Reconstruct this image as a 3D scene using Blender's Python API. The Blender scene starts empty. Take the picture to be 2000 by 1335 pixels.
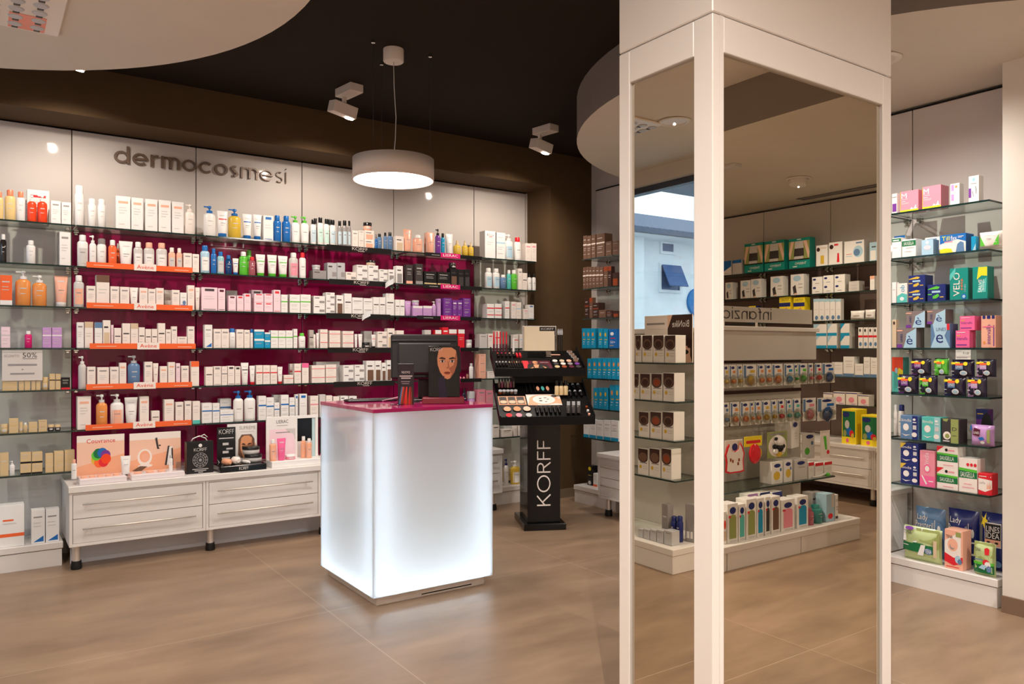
import bpy, math
from mathutils import Matrix, Vector
SC = bpy.context.scene
COL = SC.collection
PI = math.pi
R = math.radians
sin, cos = math.sin, math.cos
# ---------------------------------------------------------------- camera model
F, H, CX, CY = 1506.0, 1.35, 1000.0, 681.0       # focal length in px of the 2000 px wide frame, eye height
FX, FY = 0.5683, 0.8228                          # viewing direction on the floor plan
PX, PY = 1.659, 1.431                            # the pillar's two mirrored planes: X = PX and Y = PY


def ray(px, py):
    u = (px - CX) / F
    return FX + u * FY, FY - u * FX, (CY - py) / F


def onY(px, py, Y):
    x, y, z = ray(px, py); t = Y / y
    return Vector((x * t, Y, H + z * t))


def onX(px, py, X):
    x, y, z = ray(px, py); t = X / x
    return Vector((X, y * t, H + z * t))


def onZ(px, py, Z):
    x, y, z = ray(px, py); t = (Z - H) / z
    return Vector((x * t, y * t, Z))


def flip(p, mir):                                # seen in a mirror: the real place is on the other side of its plane
    if mir == 'R': return Vector((p.x, 2 * PY - p.y, p.z))
    if mir == 'L': return Vector((2 * PX - p.x, p.y, p.z))
    return p


class Face:
    """A vertical display plane: axis 'X' or 'Y', its value, which way things on it look (rot), and the mirror it shows in."""
    def __init__(s, ax, val, rot, mir=None):
        s.ax, s.val, s.rot, s.mir = ax, val, rot, mir

    def at(s, px, py, d=0.0):
        p = onX(px, py, s.val + d) if s.ax == 'X' else onY(px, py, s.val + d)
        return flip(p, s.mir)


# ---------------------------------------------------------------- colours and materials
CL = dict(
    w=((238, 235, 233), 'white'), c=((240, 229, 222), 'cream white'), p=((242, 214, 224), 'pale pink'), o=((242, 104, 52), 'orange'),
    O=((238, 70, 30), 'red orange'), y=((218, 182, 62), 'yellow'), Y=((248, 222, 40), 'bright yellow'), a=((232, 148, 76), 'amber'),
    k=((20, 18, 19), 'black'), K=((62, 56, 56), 'charcoal'), g=((150, 145, 145), 'grey'), s=((186, 186, 190), 'silver grey'),
    l=((206, 201, 199), 'light grey'), b=((22, 106, 184), 'blue'), B=((28, 40, 112), 'navy blue'), t=((16, 150, 196), 'turquoise'),
    T=((16, 142, 130), 'teal'), u=((172, 206, 226), 'pale blue'), v=((118, 54, 150), 'purple'), V=((196, 150, 206), 'lavender'),
    m=((216, 16, 112), 'magenta'), M=((92, 14, 42), 'maroon'), r=((222, 36, 50), 'red'), n=((92, 194, 56), 'green'),
    N=((18, 112, 62), 'dark green'), e=((150, 160, 92), 'olive green'), d=((214, 186, 140), 'gold'), q=((240, 178, 152), 'peach'),
    f=((214, 190, 160), 'beige'), h=((112, 82, 66), 'brown'), i=((242, 104, 158), 'pink'), x=((236, 146, 164), 'rose'),
    z=((150, 200, 205), 'sea green'), j=((60, 34, 28), 'dark brown'), A=((88, 190, 182), 'mint green'), S=((96, 130, 170), 'slate blue'),
    E=((150, 66, 32), 'copper'), D=((34, 26, 52), 'dark purple'))
CL.update({'1': ((240, 196, 172), 'skin'), '2': ((226, 156, 112), 'tan skin'), '3': ((240, 172, 136), 'apricot'), '4': ((196, 230, 220), 'pale mint'), '5': ((192, 214, 226), 'ice blue'),
           '9': ((190, 206, 146), 'lime green'), '0': ((132, 118, 116), 'silver brown'), '7': ((236, 204, 140), 'pale yellow'), '8': ((244, 140, 104), 'coral'), '6': ((176, 108, 76), 'shaded skin')})
MC = {}


def lin(c):
    c = c / 255.0
    return c / 12.92 if c <= 0.04045 else ((c + 0.055) / 1.055) ** 2.4


def rgb(c):
    return (lin(c[0]), lin(c[1]), lin(c[2]), 1.0)


def node_mat(name):
    m = bpy.data.materials.new(name); m.use_nodes = True
    nt = m.node_tree
    return m, nt, nt.nodes['Principled BSDF']


def mat(key, rough=0.42, metal=0.0, spec=0.4, coat=0.0, vary=0.0, scale=30.0, name=None, bump=0.0):
    """Plain coloured surface with a little noise in its roughness (and colour when vary is set)."""
    col = CL[key][0] if isinstance(key, str) else key
    ck = (col, rough, metal, spec, coat, vary, scale, bump)
    if ck in MC: return MC[ck]
    m, nt, b = node_mat(name or 'surface')
    b.inputs['Base Color'].default_value = rgb(col)
    b.inputs['Metallic'].default_value = metal
    b.inputs['Specular IOR Level'].default_value = spec
    b.inputs['Coat Weight'].default_value = coat
    b.inputs['Coat Roughness'].default_value = 0.04
    tc = nt.nodes.new('ShaderNodeTexCoord'); nz = nt.nodes.new('ShaderNodeTexNoise')
    nz.inputs['Scale'].default_value = scale; nz.inputs['Detail'].default_value = 3
    nt.links.new(tc.outputs['Object'], nz.inputs['Vector'])
    mr = nt.nodes.new('ShaderNodeMapRange')
    mr.inputs['To Min'].default_value = max(0.0, rough - 0.04); mr.inputs['To Max'].default_value = rough + 0.04
    nt.links.new(nz.outputs['Fac'], mr.inputs['Value']); nt.links.new(mr.outputs['Result'], b.inputs['Roughness'])
    if vary:
        hv = nt.nodes.new('ShaderNodeHueSaturation'); mv = nt.nodes.new('ShaderNodeMapRange')
        hv.inputs['Color'].default_value = rgb(col)
        mv.inputs['From Min'].default_value = 0.3; mv.inputs['From Max'].default_value = 0.7
        mv.inputs['To Min'].default_value = 1 - vary; mv.inputs['To Max'].default_value = 1 + vary
        nt.links.new(nz.outputs['Fac'], mv.inputs['Value']); nt.links.new(mv.outputs['Result'], hv.inputs['Value'])
        nt.links.new(hv.outputs['Color'], b.inputs['Base Color'])
    if bump:
        bp = nt.nodes.new('ShaderNodeBump'); bp.inputs['Strength'].default_value = bump; bp.inputs['Distance'].default_value = 0.002
        nt.links.new(nz.outputs['Fac'], bp.inputs['Height']); nt.links.new(bp.outputs['Normal'], b.inputs['Normal'])
    MC[ck] = m
    return m


def glow(col, strength, name='lamp_glow'):
    ck = ('glow', col, strength)
    if ck in MC: return MC[ck]
    m = bpy.data.materials.new(name); m.use_nodes = True; nt = m.node_tree; nt.nodes.clear()
    e = nt.nodes.new('ShaderNodeEmission'); o = nt.nodes.new('ShaderNodeOutputMaterial')
    e.inputs['Color'].default_value = rgb(col); e.inputs['Strength'].default_value = strength
    nt.links.new(e.outputs[0], o.inputs['Surface'])
    MC[ck] = m
    return m


def clear_mat(tint, refl=0.06, rough=0.0, name='clear_glass', body=0.0, bodycol=(255, 255, 255)):
    """Thin clear pane: light passes straight through with a tint, and the surface mirrors more towards grazing angles."""
    ck = ('clear', tint, refl, rough, body, bodycol)
    if ck in MC: return MC[ck]
    m = bpy.data.materials.new(name); m.use_nodes = True; nt = m.node_tree; nt.nodes.clear(); N = nt.nodes.new
    o = N('ShaderNodeOutputMaterial'); tr = N('ShaderNodeBsdfTransparent'); gl = N('ShaderNodeBsdfGlossy')
    lw = N('ShaderNodeLayerWeight'); pw = N('ShaderNodeMath'); fr = N('ShaderNodeMapRange'); mx = N('ShaderNodeMixShader')
    lw.inputs['Blend'].default_value = 0.5; pw.operation = 'POWER'; pw.inputs[1].default_value = 5
    nt.links.new(lw.outputs['Facing'], pw.inputs[0]); nt.links.new(pw.outputs[0], fr.inputs['Value'])
    fr.inputs['To Min'].default_value = refl; fr.inputs['To Max'].default_value = 0.95
    tr.inputs['Color'].default_value = rgb(tint); gl.inputs['Roughness'].default_value = rough
    src = tr.outputs[0]
    if body:
        df = N('ShaderNodeBsdfDiffuse'); df.inputs['Color'].default_value = rgb(bodycol)
        tl = N('ShaderNodeBsdfTranslucent'); tl.inputs['Color'].default_value = rgb(bodycol)
        m1 = N('ShaderNodeMixShader'); m1.inputs[0].default_value = 0.5
        nt.links.new(df.outputs[0], m1.inputs[1]); nt.links.new(tl.outputs[0], m1.inputs[2])
        mb = N('ShaderNodeMixShader'); mb.inputs[0].default_value = body
        nt.links.new(src, mb.inputs[1]); nt.links.new(m1.outputs[0], mb.inputs[2]); src = mb.outputs[0]
    nt.links.new(fr.outputs[0], mx.inputs[0]); nt.links.new(src, mx.inputs[1]); nt.links.new(gl.outputs[0], mx.inputs[2])
    nt.links.new(mx.outputs[0], o.inputs['Surface'])
    MC[ck] = m
    return m


# ---------------------------------------------------------------- mesh building
class MB:
    def __init__(s):
        s.v, s.f, s.mi, s.sm, s.mats = [], [], [], [], []

    def add(s, vs, fs, m, smooth=False, M=None):
        if m not in s.mats: s.mats.append(m)
        k = s.mats.index(m); n = len(s.v)
        s.v += [tuple(M @ Vector(p)) for p in vs] if M is not None else [tuple(p) for p in vs]
        for f in fs:
            s.f.append([i + n for i in f]); s.mi.append(k); s.sm.append(smooth)
        return s

    def box(s, x0, y0, z0, x1, y1, z1, m, ch=0.0, M=None):
        if x0 > x1: x0, x1 = x1, x0
        if y0 > y1: y0, y1 = y1, y0
        if z0 > z1: z0, z1 = z1, z0
        if ch <= 0:
            v = [(x, y, z) for x in (x0, x1) for y in (y0, y1) for z in (z0, z1)]
            return s.add(v, [(0, 1, 3, 2), (4, 6, 7, 5), (0, 4, 5, 1), (2, 3, 7, 6), (0, 2, 6, 4), (1, 5, 7, 3)], m, M=M)
        ch = min(ch, (x1 - x0) * .45, (y1 - y0) * .45, (z1 - z0) * .45)
        lo, hi = (x0, y0, z0), (x1, y1, z1); idx, v = {}, []
        for sx in (0, 1):
            for sy in (0, 1):
                for sz in (0, 1):
                    sg = (sx, sy, sz)
                    for a in range(3):               # one vertex on each of the three faces that meet at this corner
                        p = []
                        for b in range(3):
                            base = hi[b] if sg[b] else lo[b]
                            p.append(base if b == a else base + (-ch if sg[b] else ch))
                        idx[(sg, a)] = len(v); v.append(p)
        f = []
        for a in range(3):
            b, c = (a + 1) % 3, (a + 2) % 3
            for sa in (0, 1):
                q = []
                for sb, sc_ in ((0, 0), (1, 0), (1, 1), (0, 1)):
                    g = [0, 0, 0]; g[a] = sa; g[b] = sb; g[c] = sc_; q.append(idx[(tuple(g), a)])
                f.append(q if sa else q[::-1])
            for sb in (0, 1):                        # edge along axis a
                for sc_ in (0, 1):
                    g0 = [0, 0, 0]; g0[b] = sb; g0[c] = sc_; g1 = list(g0); g1[a] = 1
                    g0, g1 = tuple(g0), tuple(g1)
                    q = [idx[(g0, b)], idx[(g1, b)], idx[(g1, c)], idx[(g0, c)]]
                    f.append(q if sb == sc_ else q[::-1])
        for sx in (0, 1):
            for sy in (0, 1):
                for sz in (0, 1):
                    g = (sx, sy, sz); q = [idx[(g, 0)], idx[(g, 1)], idx[(g, 2)]]
                    f.append(q if (sx + sy + sz) % 2 else q[::-1])
        return s.add(v, f, m, M=M)

    def lathe(s, prof, m, n=16, M=None, sy=1.0, smooth=True, cap=True):
        v = [(r * cos(2 * PI * k / n), sy * r * sin(2 * PI * k / n), z) for r, z in prof for k in range(n)]
        f = [(i * n + k, i * n + (k + 1) % n, (i + 1) * n + (k + 1) % n, (i + 1) * n + k) for i in range(len(prof) - 1) for k in range(n)]
        s.add(v, f, m, smooth, M)
        if cap:
            L = len(prof) - 1
            s.add([v[k] for k in range(n)][::-1], [tuple(range(n))], m, False, M)
            s.add([v[L * n + k] for k in range(n)], [tuple(range(n))], m, False, M)
        return s

    def cyl(s, r, z0, z1, m, n=16, M=None, sy=1.0):
        return s.lathe([(r, z0), (r, z1)], m, n, M, sy)

    def tube(s, pts, r, m, n=8):
        pts = [Vector(p) for p in pts]; rings = []
        for i, p in enumerate(pts):
            d = (pts[min(i + 1, len(pts) - 1)] - pts[max(i - 1, 0)]).normalized()
            a = d.orthogonal().normalized() if i == 0 else (rings_a - d * rings_a.dot(d)).normalized()
            rings_a = a; b = d.cross(a)
            rings.append([p + r * (cos(2 * PI * k / n) * a + sin(2 * PI * k / n) * b) for k in range(n)])
        v = [q for rg in rings for q in rg]
        f = [(i * n + k, i * n + (k + 1) % n, (i + 1) * n + (k + 1) % n, (i + 1) * n + k) for i in range(len(rings) - 1) for k in range(n)]
        f += [tuple(range(n))[::-1], tuple(range((len(rings) - 1) * n, len(rings) * n))]
        return s.add(v, f, m, True)

    def prism(s, poly, z0, z1, m, M=None, mside=None, smooth=False):
        n = len(poly)
        v = [(x, y, z0) for x, y in poly] + [(x, y, z1) for x, y in poly]
        s.add(v, [tuple(range(n))[::-1], tuple(range(n, 2 * n))], m, False, M)
        return s.add(v, [(k, (k + 1) % n, n + (k + 1) % n, n + k) for k in range(n)], mside or m, smooth, M)

    def mesh(s, name):
        me = bpy.data.meshes.new(name)
        me.from_pydata(s.v, [], s.f)
        for m in s.mats: me.materials.append(m)
        me.polygons.foreach_set('material_index', s.mi)
        me.polygons.foreach_set('use_smooth', s.sm)
        me.update()
        return me

    def build(s, name, parent=None, loc=(0, 0, 0), rot=0.0):
        return link(name, s.mesh(name), parent, loc, rot)


def link(name, me, parent=None, loc=(0, 0, 0), rot=0.0):
    o = bpy.data.objects.new(name, me); COL.objects.link(o)
    o.parent = parent; o.location = loc; o.rotation_euler = (0, 0, rot)
    return o


def tag(o, label, cat, group=None):
    o['label'] = label; o['category'] = cat
    if group: o['group'] = group
    return o


def thing(name, label, cat, loc=(0, 0, 0), rot=0.0, group=None):
    return tag(link(name, None, None, loc, rot), label, cat, group)


def struct(name, mb, loc=(0, 0, 0), rot=0.0):
    o = mb.build(name, None, loc, rot); o['kind'] = 'structure'
    return o


# ---------------------------------------------------------------- lettering
TX = {}


def glyphs(txt):
    """Flat filled letters, scaled to a 1 x 1 box: (verts, faces, width / height)."""
    if txt in TX: return TX[txt]
    if txt == 'KORFF':                                # thin geometric capitals
        vs, fs, x, t = [], [], 0.0, .085

        def seg(a, b):
            dx, dy = b[0] - a[0], b[1] - a[1]; q = math.hypot(dx, dy) or 1; nx, ny = -dy / q * t / 2, dx / q * t / 2; n = len(vs)
            vs.extend([(a[0] + nx, a[1] + ny), (a[0] - nx, a[1] - ny), (b[0] - nx, b[1] - ny), (b[0] + nx, b[1] + ny)]); fs.append((n, n + 1, n + 2, n + 3))
        for c, w in zip(txt, (.66, 1.0, .62, .5, .5)):
            h = t / 2
            if c == 'O':
                P = [(x + .5 + (.5 - h) * cos(2 * PI * i / 28), .5 + (.5 - h) * sin(2 * PI * i / 28)) for i in range(29)]
                for i in range(28): seg(P[i], P[i + 1])
            else:
                seg((x + h, 0), (x + h, 1))
                if c == 'K': seg((x + h, .42), (x + .6, 1)); seg((x + .24, .56), (x + .66, 0))
                if c == 'R':
                    P = [(x + h, 1 - h), (x + .32, 1 - h)] + [(x + .32 + .22 * sin(R(a)), .74 + (.26 - h) * cos(R(a))) for a in range(0, 181, 20)] + [(x + h, .48 + h)]
                    for i in range(len(P) - 1): seg(P[i], P[i + 1])
                    seg((x + .3, .5), (x + .6, 0))
                if c == 'F': seg((x + h, 1 - h), (x + .5, 1 - h)); seg((x + h, .52), (x + .46, .52))
            x += w + .14
        x -= .14; TX[txt] = ([(a / x, b) for a, b in vs], fs, x)
        return TX[txt]
    cu = bpy.data.curves.new('lettering', 'FONT'); cu.body = txt; cu.resolution_u = 2
    ob = bpy.data.objects.new('lettering', cu)
    me = bpy.data.meshes.new_from_object(ob)
    vs = [(v.co.x, v.co.y) for v in me.vertices]; fs = [tuple(p.vertices) for p in me.polygons]
    bpy.data.objects.remove(ob); bpy.data.curves.remove(cu); bpy.data.meshes.remove(me)
    x0, x1 = min(v[0] for v in vs), max(v[0] for v in vs); y0, y1 = min(v[1] for v in vs), max(v[1] for v in vs)
    w, h = max(x1 - x0, 1e-6), max(y1 - y0, 1e-6)
    TX[txt] = ([((x - x0) / w, (y - y0) / h) for x, y in vs], fs, w / h)
    return TX[txt]


def decals(mb, spec, x0, z0, w, h, fy, A='g', eps=0.0006):
    """Printed marks on a front face. spec: items 'r,u0,v0,u1,v1,colour' 't,u0,v0,u1,v1,colour,TEXT' (T = turned a quarter)
    'e,cu,cv,ru,rv,colour' 'g,colour,u,v,u,v,...'; u, v run 0..1 over the face and fy(x, z) gives the face's y there."""
    lay = 1
    for it in spec.split('|'):
        if not it: continue
        p = it.split(','); k = p[0]; col = p[5] if k in 'rtTe' else p[1]
        m = mat(A if col == '@' else col, 0.45)
        off = eps * lay; lay += 0.25
        if k == 'r':
            u0, v0, u1, v1 = map(float, p[1:5]); n = 4
            uv = [(u0 + (u1 - u0) * i / n, v0 + (v1 - v0) * j / n) for j in range(n + 1) for i in range(n + 1)] if fy.curved else [(u0, v0), (u1, v0), (u0, v1), (u1, v1)]
            if not fy.curved: n = 1
            fs = [(j * (n + 1) + i, j * (n + 1) + i + 1, (j + 1) * (n + 1) + i + 1, (j + 1) * (n + 1) + i) for j in range(n) for i in range(n)]
        elif k in 'tT':
            u0, v0, u1, v1 = map(float, p[1:5]); gv, fs, _ = glyphs(p[6])
            uv = [(u0 + (u1 - u0) * a, v0 + (v1 - v0) * b) for a, b in gv] if k == 't' else [(u1 - (u1 - u0) * b, v0 + (v1 - v0) * a) for a, b in gv]
        elif k == 'e':
            cu, cv, ru, rv = map(float, p[1:5]); n = 20
            uv = [(cu + ru * cos(2 * PI * i / n), cv + rv * sin(2 * PI * i / n)) for i in range(n)]; fs = [tuple(range(n))]
        else:
            q = list(map(float, p[2:])); uv = list(zip(q[::2], q[1::2])); fs = [tuple(range(len(uv)))]
        vs = []
        for u, v in uv:
            x, z = x0 + u * w, z0 + v * h
            vs.append((x, fy(x, z) - off, z))
        mb.add(vs, fs, m)
    return mb


class flat:
    curved = False
    def __init__(s, y=0.0): s.y = y
    def __call__(s, x, z): return s.y


class roundf:
    curved = True
    def __init__(s, r, sy=1.0, cy=0.0): s.r, s.sy, s.cy = r, sy, cy
    def __call__(s, x, z): return s.cy - s.sy * math.sqrt(max(0.0, s.r * s.r - x * x))


def stroke_word(word, t0, t1):
    """Geometric sans lettering drawn with a stroke (x-height 1) that goes from width t0 to t1 along the word; returns (polys, width)."""
    out, x = [], 0.0

    def ribbon(pts, t):
        n = len(pts); L, Rr = [], []
        for i in range(n):
            a, b = pts[max(i - 1, 0)], pts[min(i + 1, n - 1)]
            dx, dy = b[0] - a[0], b[1] - a[1]; q = math.hypot(dx, dy) or 1
            nx, ny = -dy / q * t / 2, dx / q * t / 2
            L.append((pts[i][0] + nx, pts[i][1] + ny)); Rr.append((pts[i][0] - nx, pts[i][1] - ny))
        return [(Rr[i], Rr[i + 1], L[i + 1], L[i]) for i in range(n - 1)]

    def arc(cx, cy, r, a0, a1, n=22, ry=None):
        ry = ry or r
        return [(cx + r * cos(R(a0 + (a1 - a0) * i / n)), cy + ry * sin(R(a0 + (a1 - a0) * i / n))) for i in range(n + 1)]

    for i, c in enumerate(word):
        t = t0 + (t1 - t0) * max(0.0, (i - 7) / max(1, len(word) - 9)) if t0 != t1 else t0; t = max(t, min(t0, t1)); r = 0.5 - t / 2; h = t / 2; S = []
        if c in 'dao':
            S.append(arc(x + .5, .5, r, 0, 360, 30))
            if c == 'd': S.append([(x + 1 - h, 0), (x + 1 - h, 1.42)])
            if c == 'a': S.append([(x + 1 - h, 0), (x + 1 - h, 1)])
            w = 1.0
        elif c == 'e':
            S += [arc(x + .5, .5, r, 0, 318, 28), [(x + h, .5), (x + 1 - h * .6, .5)]]; w = 1.0
        elif c == 'c':
            S.append(arc(x + .5, .5, r, 42, 318, 26)); w = .92
        elif c == 'r':
            S += [[(x + h, 0), (x + h, 1)], arc(x + h + .36, .62, .36, 180, 75, 12, .38 - h)]; w = .52
        elif c == 'n':
            S += [[(x + h, 0), (x + h, 1)], arc(x + .4, .62, .4 - h, 180, 0, 16, .38 - h), [(x + .8 - h, .64), (x + .8 - h, 0)]]; w = .8
        elif c == 'm':
            for k in (0, 1):
                o = x + k * (.72 - t)
                S += [[(o + h, 0), (o + h, 1)], arc(o + .36, .64, .36 - h, 180, 0, 16, .36 - h), [(o + .72 - h, .66), (o + .72 - h, 0)]]
            w = 1.44 - t
        elif c == 's':
            S.append(arc(x + .3, .74, .26 - h, 50, 270, 14, .26 - h) + arc(x + .3, .26, .28 - h, 90, -140, 14, .26 - h)); w = .6
        elif c == 'i':
            S += [[(x + h, 0), (x + h, 1)], arc(x + h, 1.3, t * .3, 0, 360, 10)]; w = t
        elif c == 'f':
            S += [[(x + .2, 0), (x + .2, 1.1)], arc(x + .42, 1.1, .22, 180, 80, 8), [(x, .9), (x + .42, .9)]]; w = .45
        elif c == 'z':
            S += [[(x + .03, 1 - h), (x + .68, 1 - h)], [(x + .66, 1 - h), (x + .05, h)], [(x + .03, h), (x + .7, h)]]; w = .7
        for q in S: out += ribbon(q, t if c != 'i' or len(q) < 9 else t * .62)
        x += w + .2
    return out, x - .2


ORD = ['zeroth', 'first', 'second', 'third', 'fourth', 'fifth', 'sixth', 'seventh', 'eighth', 'ninth', 'tenth', 'eleventh', 'twelfth', 'thirteenth', 'fourteenth',
       'fifteenth', 'sixteenth', 'seventeenth', 'eighteenth', 'nineteenth', 'twentieth', 'twenty-first', 'twenty-second', 'twenty-third', 'twenty-fourth', 'twenty-fifth']
# ---------------------------------------------------------------- shop goods
STY = {   # printed front designs of the cartons; @ is the accent colour
    'p': ('r,.2,.62,.8,.66,l', 'plain {b} carton'),
    'l': ('r,.18,.8,.8,.86,g|r,.18,.6,.7,.62,l|r,.18,.52,.76,.54,l|r,.18,.44,.6,.46,l|r,.18,.2,.5,.22,l', '{b} carton with small print'),
    'L': ('r,.16,.78,.84,.85,@|r,.2,.64,.7,.66,l|r,.2,.56,.78,.58,l|r,.2,.48,.6,.5,l|r,.2,.14,.6,.16,l', '{b} carton with {a} title'),
    'b': ('r,0,.58,1,.64,@|r,.15,.8,.7,.83,l|r,.15,.44,.8,.46,l|r,.15,.36,.65,.38,l|r,.15,.2,.75,.22,l', '{b} carton with {a} band'),
    'h': ('r,.2,.84,.8,.94,@|r,.15,.6,.7,.62,l|r,.15,.5,.8,.52,l|r,.1,.05,.9,.07,@', '{b} carton with {a} logo block'),
    'H': ('r,0,.78,1,1,@|r,.15,.55,.8,.57,l|r,.15,.45,.7,.47,l', '{b} carton with {a} header'),
    'f': ('g,@,.15,.05,.9,.05,.9,.22|r,.15,.76,.8,.8,g|r,.15,.6,.7,.62,l|r,.15,.5,.75,.52,l', '{b} carton with {a} corner'),
    'F': ('r,0,0,1,.16,@|r,.15,.76,.8,.8,l|r,.15,.6,.7,.62,l|r,.15,.5,.75,.52,l', '{b} carton with {a} foot'),
    'q': ('r,.1,.74,.5,.82,K|r,.5,.2,.95,.46,g', '{b} carton with grey square'),
    'z': ('r,.12,.56,.88,.61,K|r,.12,.42,.6,.44,l|r,.12,.3,.6,.32,l', '{b} carton with dark title'),
    'W': ('r,.14,.04,.86,.56,@|r,.14,.72,.7,.78,K', '{b} carton with {a} window'),
    's': ('r,0,.66,1,.74,@|r,0,.2,1,.26,@|r,.2,.45,.8,.48,l', '{b} carton with {a} stripes'),
    'k': ('r,.14,.72,.8,.82,l|r,.14,.5,.7,.53,g|r,.14,.4,.6,.43,g|r,.05,.06,.95,.16,@', '{b} carton with {a} base line'),
    'u': ('e,.5,.7,.2,.1,@|r,.3,.42,.9,.46,y|r,.3,.3,.7,.33,w|r,.3,.2,.6,.22,w', '{b} carton with yellow lettering'),
    'd': ('e,.5,.64,.47,.17,j|r,.03,.64,.97,.985,j|e,.5,.68,.4,.17,h|e,.5,.66,.3,.13,@|r,.1,.44,.8,.48,g|r,.1,.32,.5,.34,l|r,.1,.24,.5,.26,l|e,.72,.3,.12,.07,y', '{b} carton with {a} hair swatch'),
}
KN = {'c': ('carton', 'box'), 'b': ('bottle', 'bottle'), 'p': ('pump_bottle', 'bottle'), 't': ('tube', 'tube'), 'j': ('jar', 'jar'), 's': ('spray_can', 'can'),
      'g': ('soft_pack', 'pack'), 'v': ('vial', 'bottle')}
PC = {}


def bodymat(c):
    if c.startswith('~'):                                    # see-through plastic or liquid
        return clear_mat(CL[c[1]][0], 0.06, 0.03, 'clear_plastic', 0.68, CL[c[1]][0])
    return mat(c, 0.3, spec=0.5)


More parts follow.
